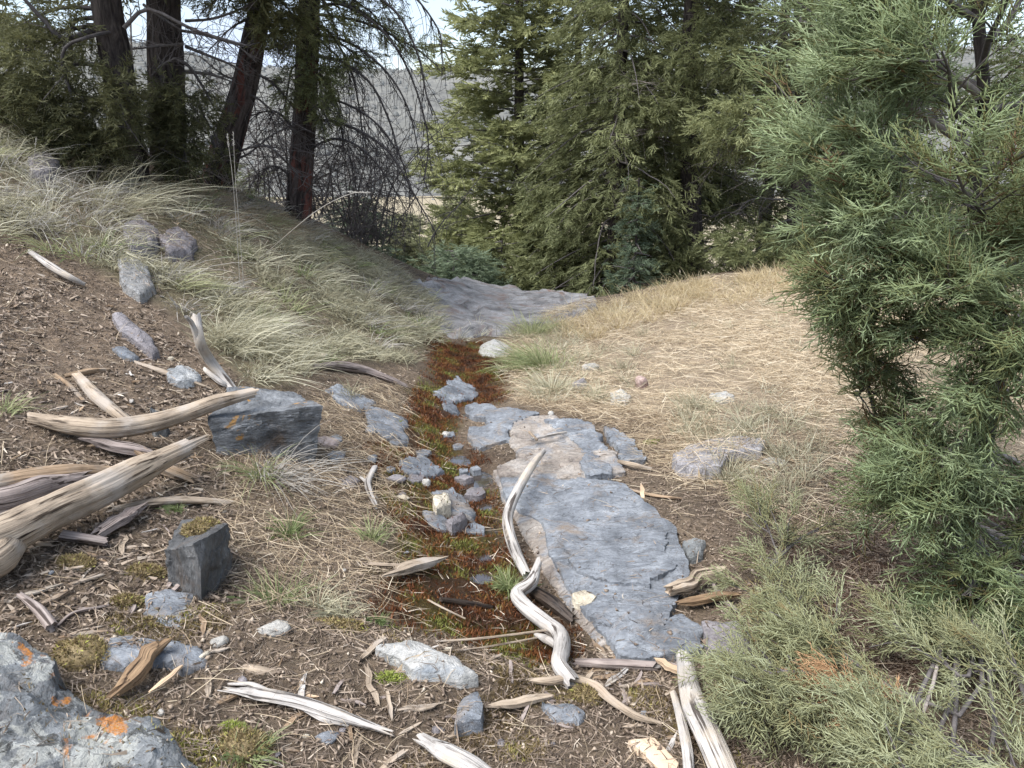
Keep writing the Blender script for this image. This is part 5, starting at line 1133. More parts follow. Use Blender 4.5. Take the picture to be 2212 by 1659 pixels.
# --- the near juniper at the right
nb = np.array([1.72, 2.62, 0.0]); nb[2] = terrain(nb[0], nb[1])
nj = make_tree('young_juniper', 'bright blue-green juniper filling the right side close to the viewer', 'tree', nb)
PJ = np.array([nb + [0, 0, -.1], nb + [-.03, -.05, .4], [1.62, 2.5, .9], W(2105, 420, 2.45), W(2125, 233, 2.45), W(2113, 20, 2.45), W(2110, -250, 2.5), W(2105, -700, 2.55)])
add_trunk(nj, PJ, [.05, .045, .036, .022, .018, .016, .012, .004], M['bark'], 10, 40)
axj = axis_of(catmull(PJ, 40))
PP, DD, SS, TT, MM = [], [], [], [], []
def bough(P, n, r0=.012, width=.18, tone=.55, size=(.7, 1.2), up=.05, kind=0, twigs=8, mat='twig_pale', start=.25):
    Pc = catmull(np.asarray(P), 14); L_ = np.linalg.norm(np.diff(Pc, axis=0), axis=1).sum()
    lines = []
    nt_ = max(4, int(n / 9))
    for k in range(nt_):
        u = start + (1 - start) * (k + rng.random()) / nt_; i = min(int(u * 13), 12); p = Pc[i] + (Pc[i + 1] - Pc[i]) * (u * 13 - i)
        d = norm(Pc[i + 1] - Pc[i]); sd = norm(np.cross(d, rng.normal(0, .5, 3) + np.array([0, 0, 1.0]))) * rng.choice([-1, 1])
        dd = norm(d * .75 + sd * .8 + np.array([0, 0, up]) + rng.normal(0, .2, 3)); ln = width * (1.25 - .7 * u) * rng.uniform(.6, 1.3)
        q = wander(p, dd, ln, 5, .12, 0.03); lines.append((q, .0035, .0015))
        m = max(2, int(n / nt_)); w = rng.random(m) ** .7
        pos = np.stack([np.interp(w * 5, np.arange(6), q[:, j]) for j in range(3)], 1) + rng.normal(0, .012, (m, 3))
        dr = norm(norm(q[-1] - q[0]) + rng.normal(0, .42, (m, 3)) + d * .3 + np.array([0, 0, up]))
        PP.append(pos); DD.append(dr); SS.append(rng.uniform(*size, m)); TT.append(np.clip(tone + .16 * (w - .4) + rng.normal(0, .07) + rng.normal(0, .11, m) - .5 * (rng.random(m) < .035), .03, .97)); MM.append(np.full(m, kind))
    V, Fq = thin_tubes([(Pc, r0, .0025)], 6); o = settle(mesh('branch', V, Fq, M[mat], smooth=True), nj)
    V, Fq = thin_tubes(lines, 3); mesh('twigs', V, Fq, M[mat], o, smooth=True)['kind'] = 'stuff'
def bough_px(rows, n, **k):
    P = np.array([W(a, b, c) if c else G(a, b, .12) for a, b, c in rows])
    root = axj(np.array([np.clip(P[0][2] - .05, nb[2] + .08, 2.6)]))[0]
    far_ = np.linalg.norm(P[0] - root)
    if far_ > .12 and not k.pop('side', False): P = np.vstack([root, P]); k['start'] = min(.6, k.get('start', .25) + .25)
    k.pop('side', None); bough(P, n, **k)
# all-round boughs on the upper stem
for k in range(38):
    f = (k + .5) / 38; z = .75 + 2.3 * f; a = k * 2.4 + rng.normal(0, .25); s = axj(np.array([z]))[0]
    ln = (.80 - .50 * max(0, (f - .35) / .65)) * rng.uniform(.75, 1.1)
    if math.sin(a) < -.3: ln *= .8
    if z < 1.15 and math.cos(a) < .2: ln *= .62
    d = np.array([math.cos(a), math.sin(a), .35]); q = wander(s, d, ln, 6, .10, .02)
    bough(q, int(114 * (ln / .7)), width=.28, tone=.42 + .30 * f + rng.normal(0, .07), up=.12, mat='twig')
# boughs reaching left towards the gully
for rows, n, kw in [
    ([(2105, 420, 2.45), (1960, 360, 2.35), (1820, 330, 2.3), (1700, 335, 2.25)], 150, dict(tone=.68)),
    ([(2110, 330, 2.45), (1980, 240, 2.35), (1850, 180, 2.3), (1740, 150, 2.25)], 170, dict(tone=.72)),
    ([(2110, 200, 2.45), (1990, 110, 2.35), (1890, 50, 2.3), (1820, 5, 2.25)], 170, dict(tone=.78)),
    ([(2100, 480, 2.45), (1960, 470, 2.3), (1830, 480, 2.25), (1745, 470, 2.2)], 150, dict(tone=.64)),
    ([(2090, 560, 2.45), (1960, 560, 2.3), (1850, 580, 2.25), (1790, 610, 2.2)], 120, dict(tone=.56)),
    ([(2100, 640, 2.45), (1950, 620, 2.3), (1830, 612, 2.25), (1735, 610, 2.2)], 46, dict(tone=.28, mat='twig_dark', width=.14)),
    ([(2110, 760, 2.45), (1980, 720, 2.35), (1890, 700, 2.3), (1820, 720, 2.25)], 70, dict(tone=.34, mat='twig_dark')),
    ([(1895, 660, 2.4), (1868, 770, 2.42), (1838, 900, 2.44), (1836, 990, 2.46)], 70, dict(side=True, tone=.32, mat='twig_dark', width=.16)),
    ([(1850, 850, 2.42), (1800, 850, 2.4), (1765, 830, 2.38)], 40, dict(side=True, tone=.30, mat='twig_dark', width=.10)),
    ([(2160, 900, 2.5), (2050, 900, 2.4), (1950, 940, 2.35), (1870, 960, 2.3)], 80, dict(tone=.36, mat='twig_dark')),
    ([(2200, 1000, 2.4), (2100, 960, 2.2), (2000, 970, 2.1), (1930, 1000, 2.05)], 130, dict(tone=.60)),
    ([(2260, 1200, 2.3), (2120, 1120, 2.15), (1990, 1090, 2.1), (1885, 1085, 2.05)], 150, dict(tone=.62)),
    ([(2280, 1260, 2.3), (2150, 1230, 2.15), (2050, 1250, 2.05), (1990, 1290, 2.0)], 160, dict(tone=.58)),
    ([(2260, 860, 2.3), (2160, 800, 2.1), (2090, 790, 2.05), (2030, 810, 2.0)], 130, dict(tone=.58)),
    ([(2300, 700, 2.3), (2220, 680, 2.1), (2130, 690, 2.05), (2060, 720, 2.0)], 130, dict(tone=.52)),
    ([(2300, 1420, 2.2), (2180, 1350, 2.05), (2080, 1360, 1.98), (2000, 1400, 1.95)], 150, dict(tone=.50)),
    ([(2330, 1080, 2.3), (2240, 1060, 2.1), (2170, 1080, 2.05)], 120, dict(tone=.55)),
    ([(2330, 1560, 2.0), (2200, 1500, 1.9), (2080, 1500, 1.85)], 130, dict(tone=.48)),
    ([(2300, 560, 2.4), (2220, 520, 2.2), (2150, 520, 2.1)], 100, dict(tone=.55)),
    ([(2150, 1000, 2.4), (2060, 1030, 2.3), (1960, 1040, 2.2), (1850, 1060, 2.15)], 110, dict(tone=.50)),
    ([(2160, 700, 2.4), (2080, 640, 2.2), (2000, 620, 2.1), (1940, 620, 2.05)], 110, dict(tone=.55))]:
    rows = [(a + sh, b, c) for (a, b, c), sh in zip(rows, [0] * (len(rows) - 2) + [55, 105])]
    bough_px(rows, int(n * 1.15), **kw)
# low grey-green boughs spreading over the ground at the left of the tree
for rows, n, kw in [
    ([(2120, 1500, 0), (1960, 1500, 0), (1830, 1420, 0), (1702, 1322, 0), (1650, 1200, 0), (1575, 1075, 0)], 230, {}),
    ([(1702, 1322, 0), (1660, 1290, 0), (1600, 1290, 0), (1560, 1330, 0)], 60, dict(side=True)),
    ([(1660, 1230, 0), (1690, 1170, 0), (1730, 1130, 0)], 40, dict(side=True)),
    ([(1830, 1420, 0), (1770, 1400, 0), (1710, 1390, 0), (1670, 1400, 0)], 100, dict(side=True)),
    ([(2000, 1490, 0), (1850, 1470, 0), (1700, 1450, 0), (1620, 1465, 0), (1560, 1480, 0)], 190, {}),
    ([(1700, 1446, 0), (1660, 1490, 0), (1600, 1520, 0)], 70, dict(side=True)),
    ([(2050, 1540, 0), (1930, 1540, 0), (1830, 1530, 0), (1760, 1560, 0)], 130, {}),
    ([(2150, 1600, 0), (2020, 1590, 0), (1920, 1600, 0), (1840, 1640, 0)], 80, {}),
    ([(2250, 1640, 0), (2100, 1640, 0), (1980, 1650, 0)], 150, dict(tone=.7)),
    ([(2100, 1440, 0), (1980, 1400, 0), (1880, 1360, 0)], 90, {}),
    ([(2300, 1480, 0), (2150, 1450, 0), (2050, 1450, 0)], 120, {}),
    ([(2050, 1700, 0), (1950, 1680, 0), (1860, 1670, 0)], 90, dict(tone=.7))]:
    k = dict(tone=.55, kind=1, width=.16, size=(.5, .9), start=.12, r0=.0075, mat='twig'); k.update(kw); rows = [(a + sh, b, c) for (a, b, c), sh in zip(rows, [0] * (len(rows) - 2) + [30, 60])]; bough_px(rows, int(n * .95), **k)
bough_px([(2010, 1500, 0), (1960, 1498, 0), (1900, 1500, 0), (1850, 1530, 0)], 40, r0=.006, kind=2, width=.09, size=(.5, .8), tone=.5)
bough_px([(1910, 1502, 0), (1850, 1500, 0), (1800, 1515, 0)], 30, side=True, kind=2, width=.08, size=(.5, .8), tone=.5)
PP, DD, SS, TT, MM = map(np.concatenate, (PP, DD, SS, TT, MM))
for k, mn, pn in ((0, 'fol_near', 'foliage'), (1, 'fol_sage', 'low_foliage'), (2, 'fol_dead', 'dead_foliage')):
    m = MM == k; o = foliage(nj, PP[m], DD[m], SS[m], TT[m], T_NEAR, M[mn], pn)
    if k == 2: o['label'] = 'dead orange-brown sprays on a low bough'
print('near sprays', len(PP))

# ================================================================== GRASS, LITTER, MOSS
def sample(poly, n, dens=None):
    lo, hi = poly.min(0), poly.max(0); out = []
    tot = 0
    while tot < n:
        q = lo + (hi - lo) * rng.random((n * 3, 2)); k = sdist(q[:, 0], q[:, 1], poly) > 0
        if dens is not None: k &= rng.random(len(q)) < dens(q[:, 0], q[:, 1])
        q = q[k]; out.append(q); tot += len(q)
    return np.concatenate(out)[:n]
def on_ground(q, dz=0): return np.c_[q, top_z(q[:, 0], q[:, 1]) + dz]
def off_stone(q, keep=.07):
    return q[(top_z(q[:, 0], q[:, 1]) - ground_z(q[:, 0], q[:, 1]) < .008) | (rng.random(len(q)) < keep)]
def downhill(q):
    gx_, gy_ = gradient(q[:, 0], q[:, 1]); d = -np.stack([gx_, gy_], 1); s = np.linalg.norm(d, axis=1, keepdims=True)
    return d / (s + .08), s[:, 0]
def tufts(c, per, ln, wd, spread, lay, mat, name, label, tone=.5, tvar=.2, up=1.0, kind='stuff', droop=.7, segs=3, cat=None, seed_var=.18, wind=(0, 0), own=.75):
    """bunches of blades rooted at c, arching over and hanging downhill by lay"""
    c = off_stone(np.asarray(c), 0) if kind == 'stuff' else c
    n = len(c); q = np.repeat(c, per, 0); N_ = len(q)
    dh, sl_ = downhill(c); dh = np.repeat(dh, per, 0)
    th = rng.uniform(0, 2 * math.pi, N_); rr = np.abs(rng.normal(0, spread, N_))
    q = q + np.stack([np.cos(th), np.sin(th)], 1) * rr[:, None]
    dh = dh + np.repeat(rng.normal(0, own, (n, 2)), per, 0)
    P = on_ground(q, -.005); dr = np.stack([np.cos(th) * .55 * rng.random(N_), np.sin(th) * .55 * rng.random(N_), np.full(N_, up)], 1) + np.c_[dh * lay * .5 + np.array(wind), np.zeros(N_)] + rng.normal(0, .18, (N_, 3))
    dr = norm(dr); bd = np.c_[dh * lay + np.stack([np.cos(th), np.sin(th)], 1) * .35 + np.array(wind), -droop * rng.uniform(.5, 1.3, N_)] * rng.uniform(.5, 1.1, (N_, 1))
    L_ = rng.uniform(*ln, N_) * np.repeat(rng.uniform(.75, 1.2, n), per); Wd = rng.uniform(*wd, N_)
    ti = np.clip(tone + tvar * rng.normal(0, 1, N_) * .6 + np.repeat(rng.normal(0, seed_var, n), per), 0, 1)
    V, Fc, T = blades(P, dr, bd, L_, Wd, ti, segs)
    gz = ground_z(V[:, 0], V[:, 1]); V[:, 2] = np.maximum(V[:, 2], gz + .004 + .02 * rng.random(len(V)))
    o = mesh(name, V, Fc, mat, attrs={'tint': T})
    return tag(o, label, cat, None, kind)
def lying(q, ln, wd, mat, name, label, tone=.5, tvar=.2, lift=.03, flow=None, flowk=0.0, curl=.35, segs=3):
    n = len(q); th = rng.uniform(0, 2 * math.pi, n); d = np.stack([np.cos(th), np.sin(th)], 1)
    if flow is not None: d = norm(d * (1 - flowk) + flow * flowk)
    gx_, gy_ = gradient(q[:, 0], q[:, 1]); sl_ = d[:, 0] * gx_ + d[:, 1] * gy_
    P = on_ground(q, 0) + np.c_[np.zeros((n, 2)), rng.random(n) * lift]
    dr = norm(np.c_[d, sl_ + rng.normal(.10, .16, n)]); side = np.stack([-d[:, 1], d[:, 0]], 1)
    bd = np.c_[side * rng.normal(0, curl, (n, 1)), -np.abs(rng.normal(.08, .08, n))]
    V, Fc, T = blades(P, dr, bd, rng.uniform(*ln, n), rng.uniform(*wd, n), np.clip(tone + tvar * rng.normal(0, 1, n), 0, 1), segs)
    gz = top_z(V[:, 0], V[:, 1]); V[:, 2] = np.maximum(V[:, 2], gz + .002)
    o = mesh(name, V, Fc, mat, attrs={'tint': T}); return tag(o, label, None, None, 'stuff')

# left bank: pale bunch grass hanging downhill
patch = lambda x, y: np.clip((fbm(x * 3.0, y * 3.0, 12.0, 3) - .44) * 9, .02, 1)
c = sample(R_LEFTGRASS, 1350, patch)
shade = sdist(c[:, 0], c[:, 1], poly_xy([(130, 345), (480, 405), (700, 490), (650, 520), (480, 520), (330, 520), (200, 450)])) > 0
tufts(c[~shade], 22, (.05, .17), (.0028, .0055), .05, .3, M['grass_pale'], 'bank_grass', 'pale dry bunch grass hanging downhill over the left bank', tone=.55)
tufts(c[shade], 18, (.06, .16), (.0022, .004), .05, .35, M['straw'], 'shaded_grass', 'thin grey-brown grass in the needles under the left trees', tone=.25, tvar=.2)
q = sample(R_LEFTGRASS, 5000, patch); dh_, _ = downhill(q)
lying(q, (.06, .16), (.003, .0055), M['grass_pale'], 'fallen_grass', 'fallen pale grass lying tangled on the left bank', tone=.62, tvar=.22, lift=.06, flow=dh_, flowk=.2, curl=.8)
c = sample(poly_xy([(-100, 330), (60, 330), (210, 420), (330, 500), (400, 620), (300, 640), (150, 560), (0, 500), (-150, 480)]), 40)
tufts(c, 22, (.14, .36), (.0026, .0042), .05, .4, M['grass_white'], 'bleached_grass', 'long bleached bunch grass arching over the bare dirt on the left slope', tone=.45, tvar=.25, droop=.85, segs=4)
tufts(sample(poly_xy([(0, 320), (180, 330), (330, 420), (380, 560), (200, 520), (40, 440)]), 22), 40, (.2, .48), (.0022, .0038), .05, .4, M['grass_pale'], 'tall_grass', 'tall straw-green bunch grass at the left edge', tone=.7, segs=4)
tufts(sample(poly_xy([(440, 700), (620, 700), (660, 800), (560, 845), (480, 790)]), 20), 40, (.14, .34), (.0022, .0036), .04, .6, M['grass_pale'], 'hanging_grass', 'long pale grass hanging over the bank above the dark angular boulder', tone=.75, segs=4)
tz = sample(poly_xy([(-200, 300), (280, 385), (480, 402), (800, 548), (930, 640), (930, 760), (660, 780), (560, 838), (425, 700), (200, 575), (-200, 470)]), 90)
for k, (mt, tn, nm, lb) in enumerate([('grass_pale', .75, 'straw_tussocks', 'taller straw-coloured tussocks standing out of the left bank grass'), ('grass_white', .25, 'grey_tussocks', 'grey dead tussocks among the left bank grass'), ('grass_green', .8, 'green_tussocks', 'yellow-green tussocks among the left bank grass')]):
    tufts(tz[k * 30:(k + 1) * 30], 46, (.10, .26), (.003, .0055), .05, .35, M[mt], nm, lb, tone=tn, droop=.75, segs=4)
cz = sample(R_LEFTGRASS, 9000, lambda x, y: np.clip((.50 - fbm(x * 3.0, y * 3.0, 12.0, 3)) * 8, .02, 1))
lying(cz, (.02, .07), (.002, .0045), M['litter'], 'bank_litter', 'grey-brown needles and twigs showing between the bank tussocks', tone=.5, tvar=.2, lift=.012, segs=2)
cz = sample(R_LEDGE, 1500, lambda x, y: np.clip((fbm(x * 3.0, y * 3.0, 40.0, 3) - .48) * 9, .02, 1))
lying(cz, (.03, .10), (.003, .006), M['litter'], 'ledge_litter', 'rusty needle litter in the hollows of the far ledge', tone=.35, tvar=.2, lift=.01, segs=2)
tufts(sample(poly_xy([(925, 640), (960, 660), (1000, 715), (1190, 705), (1250, 672), (1240, 720), (1000, 740), (940, 720)]), 40), 30, (.06, .18), (.0025, .004), .05, .2, M['grass_pale'], 'ledge_grass', 'short grass growing over the near edge of the far ledge', tone=.7, droop=.5)
# right bank: matted straw
mat_ = lambda x, y: np.clip(.35 + (fbm(x * 2.2, y * 2.2, 31., 3) - .4) * 3, .15, 1)
c = np.vstack([sample(poly_xy([(1105, 725), (1250, 675), (1420, 628), (1800, 578), (2250, 550), (2250, 1000), (1950, 1010), (1700, 930), (1550, 915), (1380, 900), (1250, 870), (1110, 870), (1085, 790)]), 38000, mat_), sample(R_STRAW, 9000, mat_)])
lying(c, (.06, .19), (.002, .0038), M['straw'], 'matted_straw', 'matted tan straw lying on the right bank', tone=.62, tvar=.22, lift=.05, segs=2)
cs = sample(poly_xy([(1180, 705), (1300, 672), (1430, 632), (1800, 580), (2300, 555), (2100, 640), (1700, 640), (1450, 690), (1280, 740), (1200, 735)]), 420)
tufts(cs, 34, (.10, .24), (.0028, .0045), .06, .1, M['straw_gold'], 'golden_grass', 'short golden grass along the crest of the right bank', tone=.5, droop=.35)
tufts(np.vstack([sample(R_STRAW, 110), sample(poly_xy([(1090, 740), (1200, 710), (1330, 760), (1400, 880), (1250, 880), (1120, 860)]), 60)]), 30, (.08, .18), (.0025, .004), .04, .1, M['grass_pale'], 'sparse_grass', 'sparse grey-green grass coming up through the straw', tone=.6, droop=.4)
tufts(sample(poly_xy([(1480, 880), (1760, 900), (1800, 1000), (1700, 1100), (1560, 1040), (1460, 960)]), 90), 30, (.07, .17), (.002, .0035), .04, .1, M['grass_pale'], 'sparse_grass', 'grey-green grass around the flat grey-lilac stone', tone=.6, droop=.4)
# individual clumps
def one_tuft(px, py, per, ln, wd, spread, mat, label, tone=.5, lay=.2, droop=.6, wind=(0, 0), up=1.0, cn=1, segs=4):
    g = G(px, py)[:2]; c = g + rng.normal(0, spread * 1.2, (cn, 2)) if cn > 1 else g[None]
    return tufts(np.asarray(c), per, ln, wd, spread, lay, mat, 'grass_tuft', label, tone=tone, kind=None, cat='grass tuft', droop=droop, wind=wind, up=up, segs=segs, seed_var=.08)
one_tuft(1098, 1278, 130, (.08, .17), (.0025, .004), .018, M['grass_green'], 'bright green grass tuft beside the bend of the twisted branch', .45, .0, .7)
one_tuft(628, 1160, 110, (.07, .16), (.0022, .0035), .022, M['grass_green'], 'green tuft right of the upright block', .45, .1)
one_tuft(600, 1300, 120, (.08, .17), (.0022, .0035), .06, M['grass_green'], 'loose green tuft left of the red moss and below the other tufts', .6, .1)
one_tuft(690, 1320, 90, (.08, .16), (.0022, .0035), .04, M['grass_pale'], 'pale green tuft beside the lower red moss', .6, .1)
one_tuft(805, 1172, 90, (.06, .13), (.0022, .0034), .02, M['grass_green'], 'small green tuft at the left edge of the red moss', .55, .1)
one_tuft(815, 1360, 60, (.04, .09), (.002, .0032), .015, M['grass_green'], 'tiny green tuft above the pale sloping rock', .35, .1)
one_tuft(600, 1040, 150, (.12, .28), (.0018, .003), .07, M['grass_white'], 'bleached grass clump drooping in front of the dark angular boulder', .3, .4, .8)
one_tuft(560, 1040, 80, (.12, .26), (.0022, .0036), .03, M['grass_green'], 'grey-green grass clump at the foot of the dark angular boulder', .75, .3, .7)
one_tuft(1165, 800, 560, (.14, .36), (.003, .0055), .11, M['grass_green'], 'big green-yellow grass clump right of the channel head', .72, .3, .8, wind=(-.2, -.2))
one_tuft(1190, 850, 320, (.12, .28), (.003, .005), .11, M['grass_pale'], 'lower pale part of the grass clump right of the channel head', .7, .2, .7)
one_tuft(1150, 730, 340, (.14, .28), (.003, .005), .10, M['grass_green'], 'green grass behind the pale boulder', .85, .2, .6)
one_tuft(1370, 770, 70, (.10, .22), (.0025, .004), .05, M['grass_pale'], 'pale green tuft on the straw right of the white stone', .7, .1, .6)
one_tuft(700, 790, 60, (.08, .18), (.0022, .0036), .04, M['grass_green'], 'green grass tuft behind the left slate strips', .6, .2)
one_tuft(760, 860, 60, (.06, .14), (.0022, .0034), .04, M['grass_pale'], 'thin grass beside the upper slate strip', .5, .2)
one_tuft(385, 1112, 40, (.04, .09), (.0018, .0028), .012, M['grass_green'], 'tiny tuft on the moss behind the upright block', .7, .1)
one_tuft(535, 1640, 110, (.05, .11), (.0018, .003), .03, M['grass_green'], 'green grass at the bottom edge right of the lichen boulder', .6, .1)
one_tuft(745, 1345, 90, (.06, .13), (.002, .003), .03, M['grass_pale'], 'thin pale tuft between foreground mound and red moss', .7, .1)
one_tuft(15, 900, 60, (.07, .15), (.002, .0032), .03, M['grass_green'], 'green tuft at the left edge below the bare dirt', .7, .2)
one_tuft(1620, 1040, 60, (.07, .15), (.002, .0032), .04, M['grass_pale'], 'pale tuft below the flat grey-lilac stone', .6, .1)
# tall stalks with seed heads
def stalk(rows, label, head=.07, r=.0022):
    P = catmull(np.array(rows), 20); lines = [(P, r, r * .6)]
    e = empty('grass_stalk', P[0]); tag(e, label, 'grass stalk')
    V, Fq = thin_tubes(lines, 5); settle(mesh('stem', V, Fq, M['grass_white'], attrs={'tint': np.full(len(V), .5)}), e)
    d = norm(P[-1] - P[-3]); n = 60; t = rng.random(n); pos = P[-1] - d * (t * head)[:, None]
    V, Fc, T = blades(pos, norm(d + rng.normal(0, .35, (n, 3))), np.zeros((n, 3)), rng.uniform(.008, .016, n), np.full(n, .003), rng.uniform(.6, 1, n), 2)
    settle(mesh('seed_head', V, Fc, M['grass_white'], attrs={'tint': T}), e)
g0 = G(520, 640); stalk([g0, W(510, 480, g0[1] - .05), W(502, 380, g0[1] - .08), W(491, 292, g0[1] - .1)], 'left of two tall upright seed-head stalks before the leaning trunk')
g0 = G(528, 640); stalk([g0, W(516, 480, g0[1] - .05), W(508, 380, g0[1] - .08), W(504, 288, g0[1] - .1)], 'right of two tall upright seed-head stalks before the leaning trunk')
g0 = G(560, 560); stalk([g0, W(640, 490, 4.2), W(700, 445, 4.0), W(760, 418, 3.9), W(797, 416, 3.85)], 'long straw stalk slanting right above the left bank grass', .14, .0026)
g0 = G(60, 420); stalk([g0, W(70, 370, g0[1] - .05), W(78, 300, g0[1] - .1)], 'short seed-head stalk at the left edge', .05)

# litter on the bare soil
R_ALLNEAR = poly_xy([(-150, 520), (90, 520), (330, 660), (560, 850), (800, 800), (900, 800), (1000, 900), (1100, 900), (1300, 880), (1500, 930), (1750, 1000), (2300, 1080), (2500, 1850), (-300, 1850)])
R_BEYOND = poly_xy([(2300, 1080), (3000, 1000), (3000, 1850), (2500, 1850)])
q = np.vstack([sample(R_ALLNEAR, 50000, lambda x, y: np.clip(2.6 / np.maximum(y, .8) ** 1.5, 0, 1)), sample(R_BEYOND, 3000)])
q = off_stone(q)
inm = sdist(q[:, 0], q[:, 1], R_MOSS) > .02
lying(q[~inm], (.015, .06), (.0016, .0036), M['litter'], 'needle_litter', 'brown needles and stem bits littering the soil', tone=.42, tvar=.22, lift=.012, segs=2)
lying(q[inm][:500], (.02, .08), (.0018, .003), M['litter'], 'moss_litter', 'stray stems lying on the red moss', tone=.7, tvar=.2, lift=.015, segs=2)
q2 = sample(R_ALLNEAR, 2000, lambda x, y: np.clip(2.6 / np.maximum(y, .8) ** 1.3, 0, 1)); q2 = off_stone(q2[sdist(q2[:, 0], q2[:, 1], R_MOSS) < 0])
lying(q2, (.06, .18), (.0014, .0024), M['straw'], 'stray_straw', 'stray long straws scattered over the soil', tone=.38, tvar=.2, lift=.02, segs=4)
q2 = sample(poly_xy([(480, 900), (860, 830), (900, 960), (880, 1240), (820, 1360), (560, 1340), (480, 1100)]), 3600)
q2 = off_stone(q2); lying(q2, (.05, .17), (.0014, .0024), M['straw'], 'bank_straw', 'tangled dry grass stems on the slope left of the red moss', tone=.36, tvar=.25, lift=.03, segs=4)
q2 = off_stone(sample(poly_xy([(1100, 865), (1260, 865), (1400, 895), (1560, 915), (1500, 1010), (1400, 1010), (1330, 925), (1200, 890)]), 2600)); lying(q2, (.05, .16), (.0016, .003), M['straw'], 'edge_straw', 'brownish straw on the soil between outcrop and straw bank', tone=.38, tvar=.25, lift=.03, segs=3)
q2 = sample(R_DUFF, 4200); lying(q2, (.03, .10), (.0016, .003), M['litter'], 'juniper_duff', 'red-brown needle duff under the near juniper', tone=.35, tvar=.2, lift=.02, segs=2)
q2 = sample(poly_xy([(1480, 920), (1900, 960), (2200, 1100), (1700, 1180), (1560, 1080), (1420, 1040)]), 2600); lying(q2, (.06, .2), (.0018, .003), M['straw'], 'mixed_straw', 'loose straw in front of the flat grey-lilac stone', tone=.5, tvar=.25, lift=.03, segs=3)
# crumbs of bark and soil
def crumbs(q, size, mat, name, label, tone=.4, tvar=.22):
    n = len(q); P = on_ground(q, 0); base = np.array([[1, 0, -.4], [-.5, .87, -.4], [-.5, -.87, -.4], [0, 0, .8], [.3, .5, .5]])
    R_ = norm(rng.normal(size=(n, 3))); U = norm(np.cross(R_, rng.normal(size=(n, 3)))); Wv = np.cross(R_, U); s = rng.uniform(*size, n)
    sc = rng.uniform(.4, 1.0, (n, 3)); sc[:, 0] *= 1.6
    V = P[:, None] + s[:, None, None] * (R_[:, None] * (base[None, :, 0:1] * sc[:, None, 0:1]) + U[:, None] * (base[None, :, 1:2] * sc[:, None, 1:2]) + Wv[:, None] * (base[None, :, 2:3] * sc[:, None, 2:3]))
    V[..., 2] += (s * .3)[:, None]
    f = np.array([[0, 1, 4], [1, 2, 3], [2, 0, 3], [0, 4, 3], [4, 1, 3], [0, 2, 1]]); Fc = (np.arange(n) * 5)[:, None, None] + f[None]
    o = mesh(name, V.reshape(-1, 3), Fc.reshape(-1, 3), mat, attrs={'tint': np.repeat(np.clip(tone + tvar * rng.normal(0, 1, n), 0, 1), 5)}); return tag(o, label, None, None, 'stuff')
q = sample(R_ALLNEAR, 24000, lambda x, y: np.clip(2.4 / np.maximum(y, .8) ** 1.7, 0, 1)); q = q[(sdist(q[:, 0], q[:, 1], R_MOSS) < 0)]
crumbs(off_stone(q, .03), (.003, .011), M['litter'], 'soil_crumbs', 'crumbs of soil, bark and gravel on the bare ground', tone=.40)
lying(off_stone(np.vstack([sample(R_DIRT, 3600, lambda x, y: np.clip((fbm(x * 5, y * 5, 55., 3) - .40) * 6, .1, 1)), sample(poly_xy([(0, 960), (480, 1000), (520, 1330), (0, 1350)]), 1500)]), 0), (.015, .045), (.005, .013), M['litter'], 'bark_litter', 'coarse bark flakes on the left slope', tone=.42, tvar=.24, lift=.012, segs=2)
# moss
def moss(q, h, w, mat, name, label, tone=.5, tvar=.2, cell=9.0):
    n = len(q); P = on_ground(q, -.004)
    V, Fc, T = blades(P, norm(rng.normal(0, .5, (n, 3)) + np.array([0, 0, 1.0])), rng.normal(0, .2, (n, 3)), rng.uniform(*h, n), rng.uniform(*w, n),
                      np.clip(tone + (fbm(q[:, 0] * cell, q[:, 1] * cell, 77., 3) - .5) * 1.9 + tvar * rng.normal(0, 1, n), 0, 1), 1)
    o = mesh(name, V, Fc, mat, attrs={'tint': T}); return tag(o, label, None, None, 'stuff')
q = sample(poly_xy([(920, 725), (1040, 730), (1110, 770), (1120, 870), (1030, 890), (1010, 960), (1070, 1000), (1085, 1090), (1120, 1180), (1190, 1290), (1260, 1370), (1280, 1450), (1160, 1450), (1000, 1400), (840, 1380), (780, 1320), (840, 1240), (860, 1150), (810, 1050), (780, 960), (860, 900), (900, 820)]), 60000, lambda x, y: np.clip((fbm(x * 7, y * 7, 9., 3) - .30) * 6, .05, 1) * blob(x, y, R_MOSS, .16, .16))
q = off_stone(q, .02); moss(q, (.008, .024), (.004, .008), M['red_moss'], 'red_moss', 'wet red-brown moss carpeting the channel', tone=.56, tvar=.16)
q = sample(R_FORE, 60000, lambda x, y: np.clip((fbm(x * 4.2, y * 4.2, 21., 3) - .47) * 9, 0, 1))
moss(off_stone(q, .02), (.006, .016), (.003, .007), M['tan_moss'], 'dry_moss', 'dry tan moss on the foreground soil', tone=.45, tvar=.18)
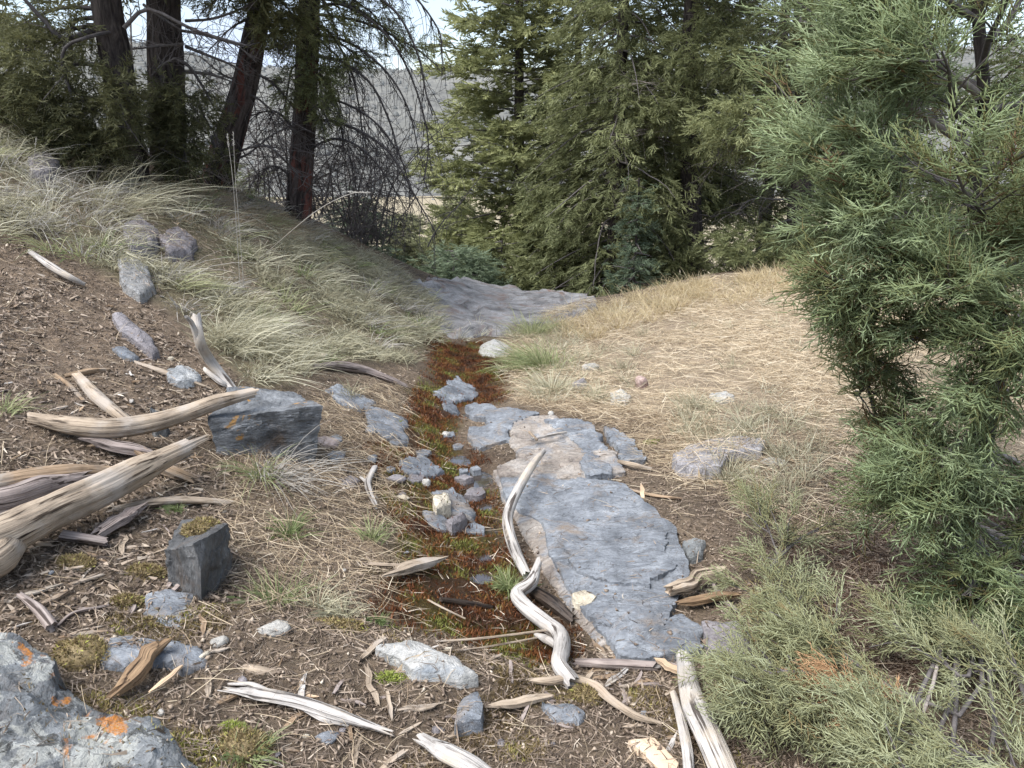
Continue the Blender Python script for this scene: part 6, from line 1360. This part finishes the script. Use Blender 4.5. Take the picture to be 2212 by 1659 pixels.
# moss cushions one can pick out
for px, py, rx, ry, h, mat, lab in [(175, 1418, .075, .055, .05, 'tan_moss', 'tan moss cushion left of the wide blue-grey slate'), (310, 1240, .06, .035, .03, 'tan_moss', 'orange-tan moss cushion left of the upright block'), (345, 1350, .08, .025, .03, 'tan_moss', 'long moss cushion behind the wide blue-grey slate'),
        (525, 1615, .07, .05, .05, 'tan_moss', 'round brown moss cushion right of the lichen boulder'), (150, 1215, .07, .04, .03, 'tan_moss', 'flat tan moss cushion below the split log'), (842, 1488, .05, .02, .015, 'lime_moss', 'lime-green moss patch in the foreground soil'),
        (1268, 1505, .05, .04, .04, 'tan_moss', 'brown moss ball under the thin root'), (1412, 955, .05, .03, .015, 'lime_moss', 'lime-green moss patch right of the outcrop'), (500, 1570, .03, .015, .012, 'lime_moss', 'bright green sprig moss right of the lichen boulder'), (270, 1300, .05, .03, .03, 'tan_moss', 'tan moss cushion beside the slate at the upright block'), (720, 1372, .10, .03, .03, 'tan_moss', 'reddish tan moss hump below the pale green tuft'), (436, 1140, .055, .05, .03, 'tan_moss', 'brown moss growing on top of the upright block')]:
    g = G(px, py); zg = float(ground_z(g[0], g[1]))
    if 'on top of' in lab: g = W(px, py, BLOCK_TOP[1]); g[2] = BLOCK_TOP[2]; zg = g[2]
    n = 1500; u = rng.normal(size=(n, 3)); u[:, 2] = np.abs(u[:, 2]); u = norm(u); u = u * (.85 + .3 * vnoise(u[:, 0] * 3 + px, u[:, 1] * 3, u[:, 2] * 3))[:, None]
    P = np.array([g[0], g[1], zg - .01]) + u * np.array([rx, ry, h])
    V, Fc, T = blades(P, norm(u + rng.normal(0, .5, (n, 3))), rng.normal(0, .2, (n, 3)), rng.uniform(.005, .013, n), rng.uniform(.003, .006, n), np.clip(.5 + .25 * rng.normal(0, 1, n), 0, 1), 1)
    e = empty('moss_cushion', (g[0], g[1], zg)); tag(e, lab, 'moss')
    o = mesh('fronds', V, Fc, M[mat], attrs={'tint': T}); o['kind'] = 'stuff'; settle(o, e)
    th = np.arange(16) * 2 * math.pi / 16; rings = [np.stack([np.cos(th) * rx * .97 * math.cos(f), np.sin(th) * ry * .97 * math.cos(f), np.full(16, h * .95 * math.sin(f))], 1) for f in np.linspace(-.3, 1.5, 7)]
    V = np.concatenate(rings) + np.array([g[0], g[1], zg - .012]); idx = np.arange(112).reshape(7, 16); nx_ = np.roll(idx, -1, 1)
    settle(mesh('body', V, np.stack([idx[:-1].ravel(), nx_[:-1].ravel(), nx_[1:].ravel(), idx[1:].ravel()], 1), M[mat], attrs={'tint': np.full(112, .35)}, smooth=True), e)
print('tris', sum(len(p.vertices) - 2 for o in bpy.data.objects if o.type == 'MESH' for p in o.data.polygons) if False else sum(len(o.data.loops) - 2 * len(o.data.polygons) for o in bpy.data.objects if o.type == 'MESH'))
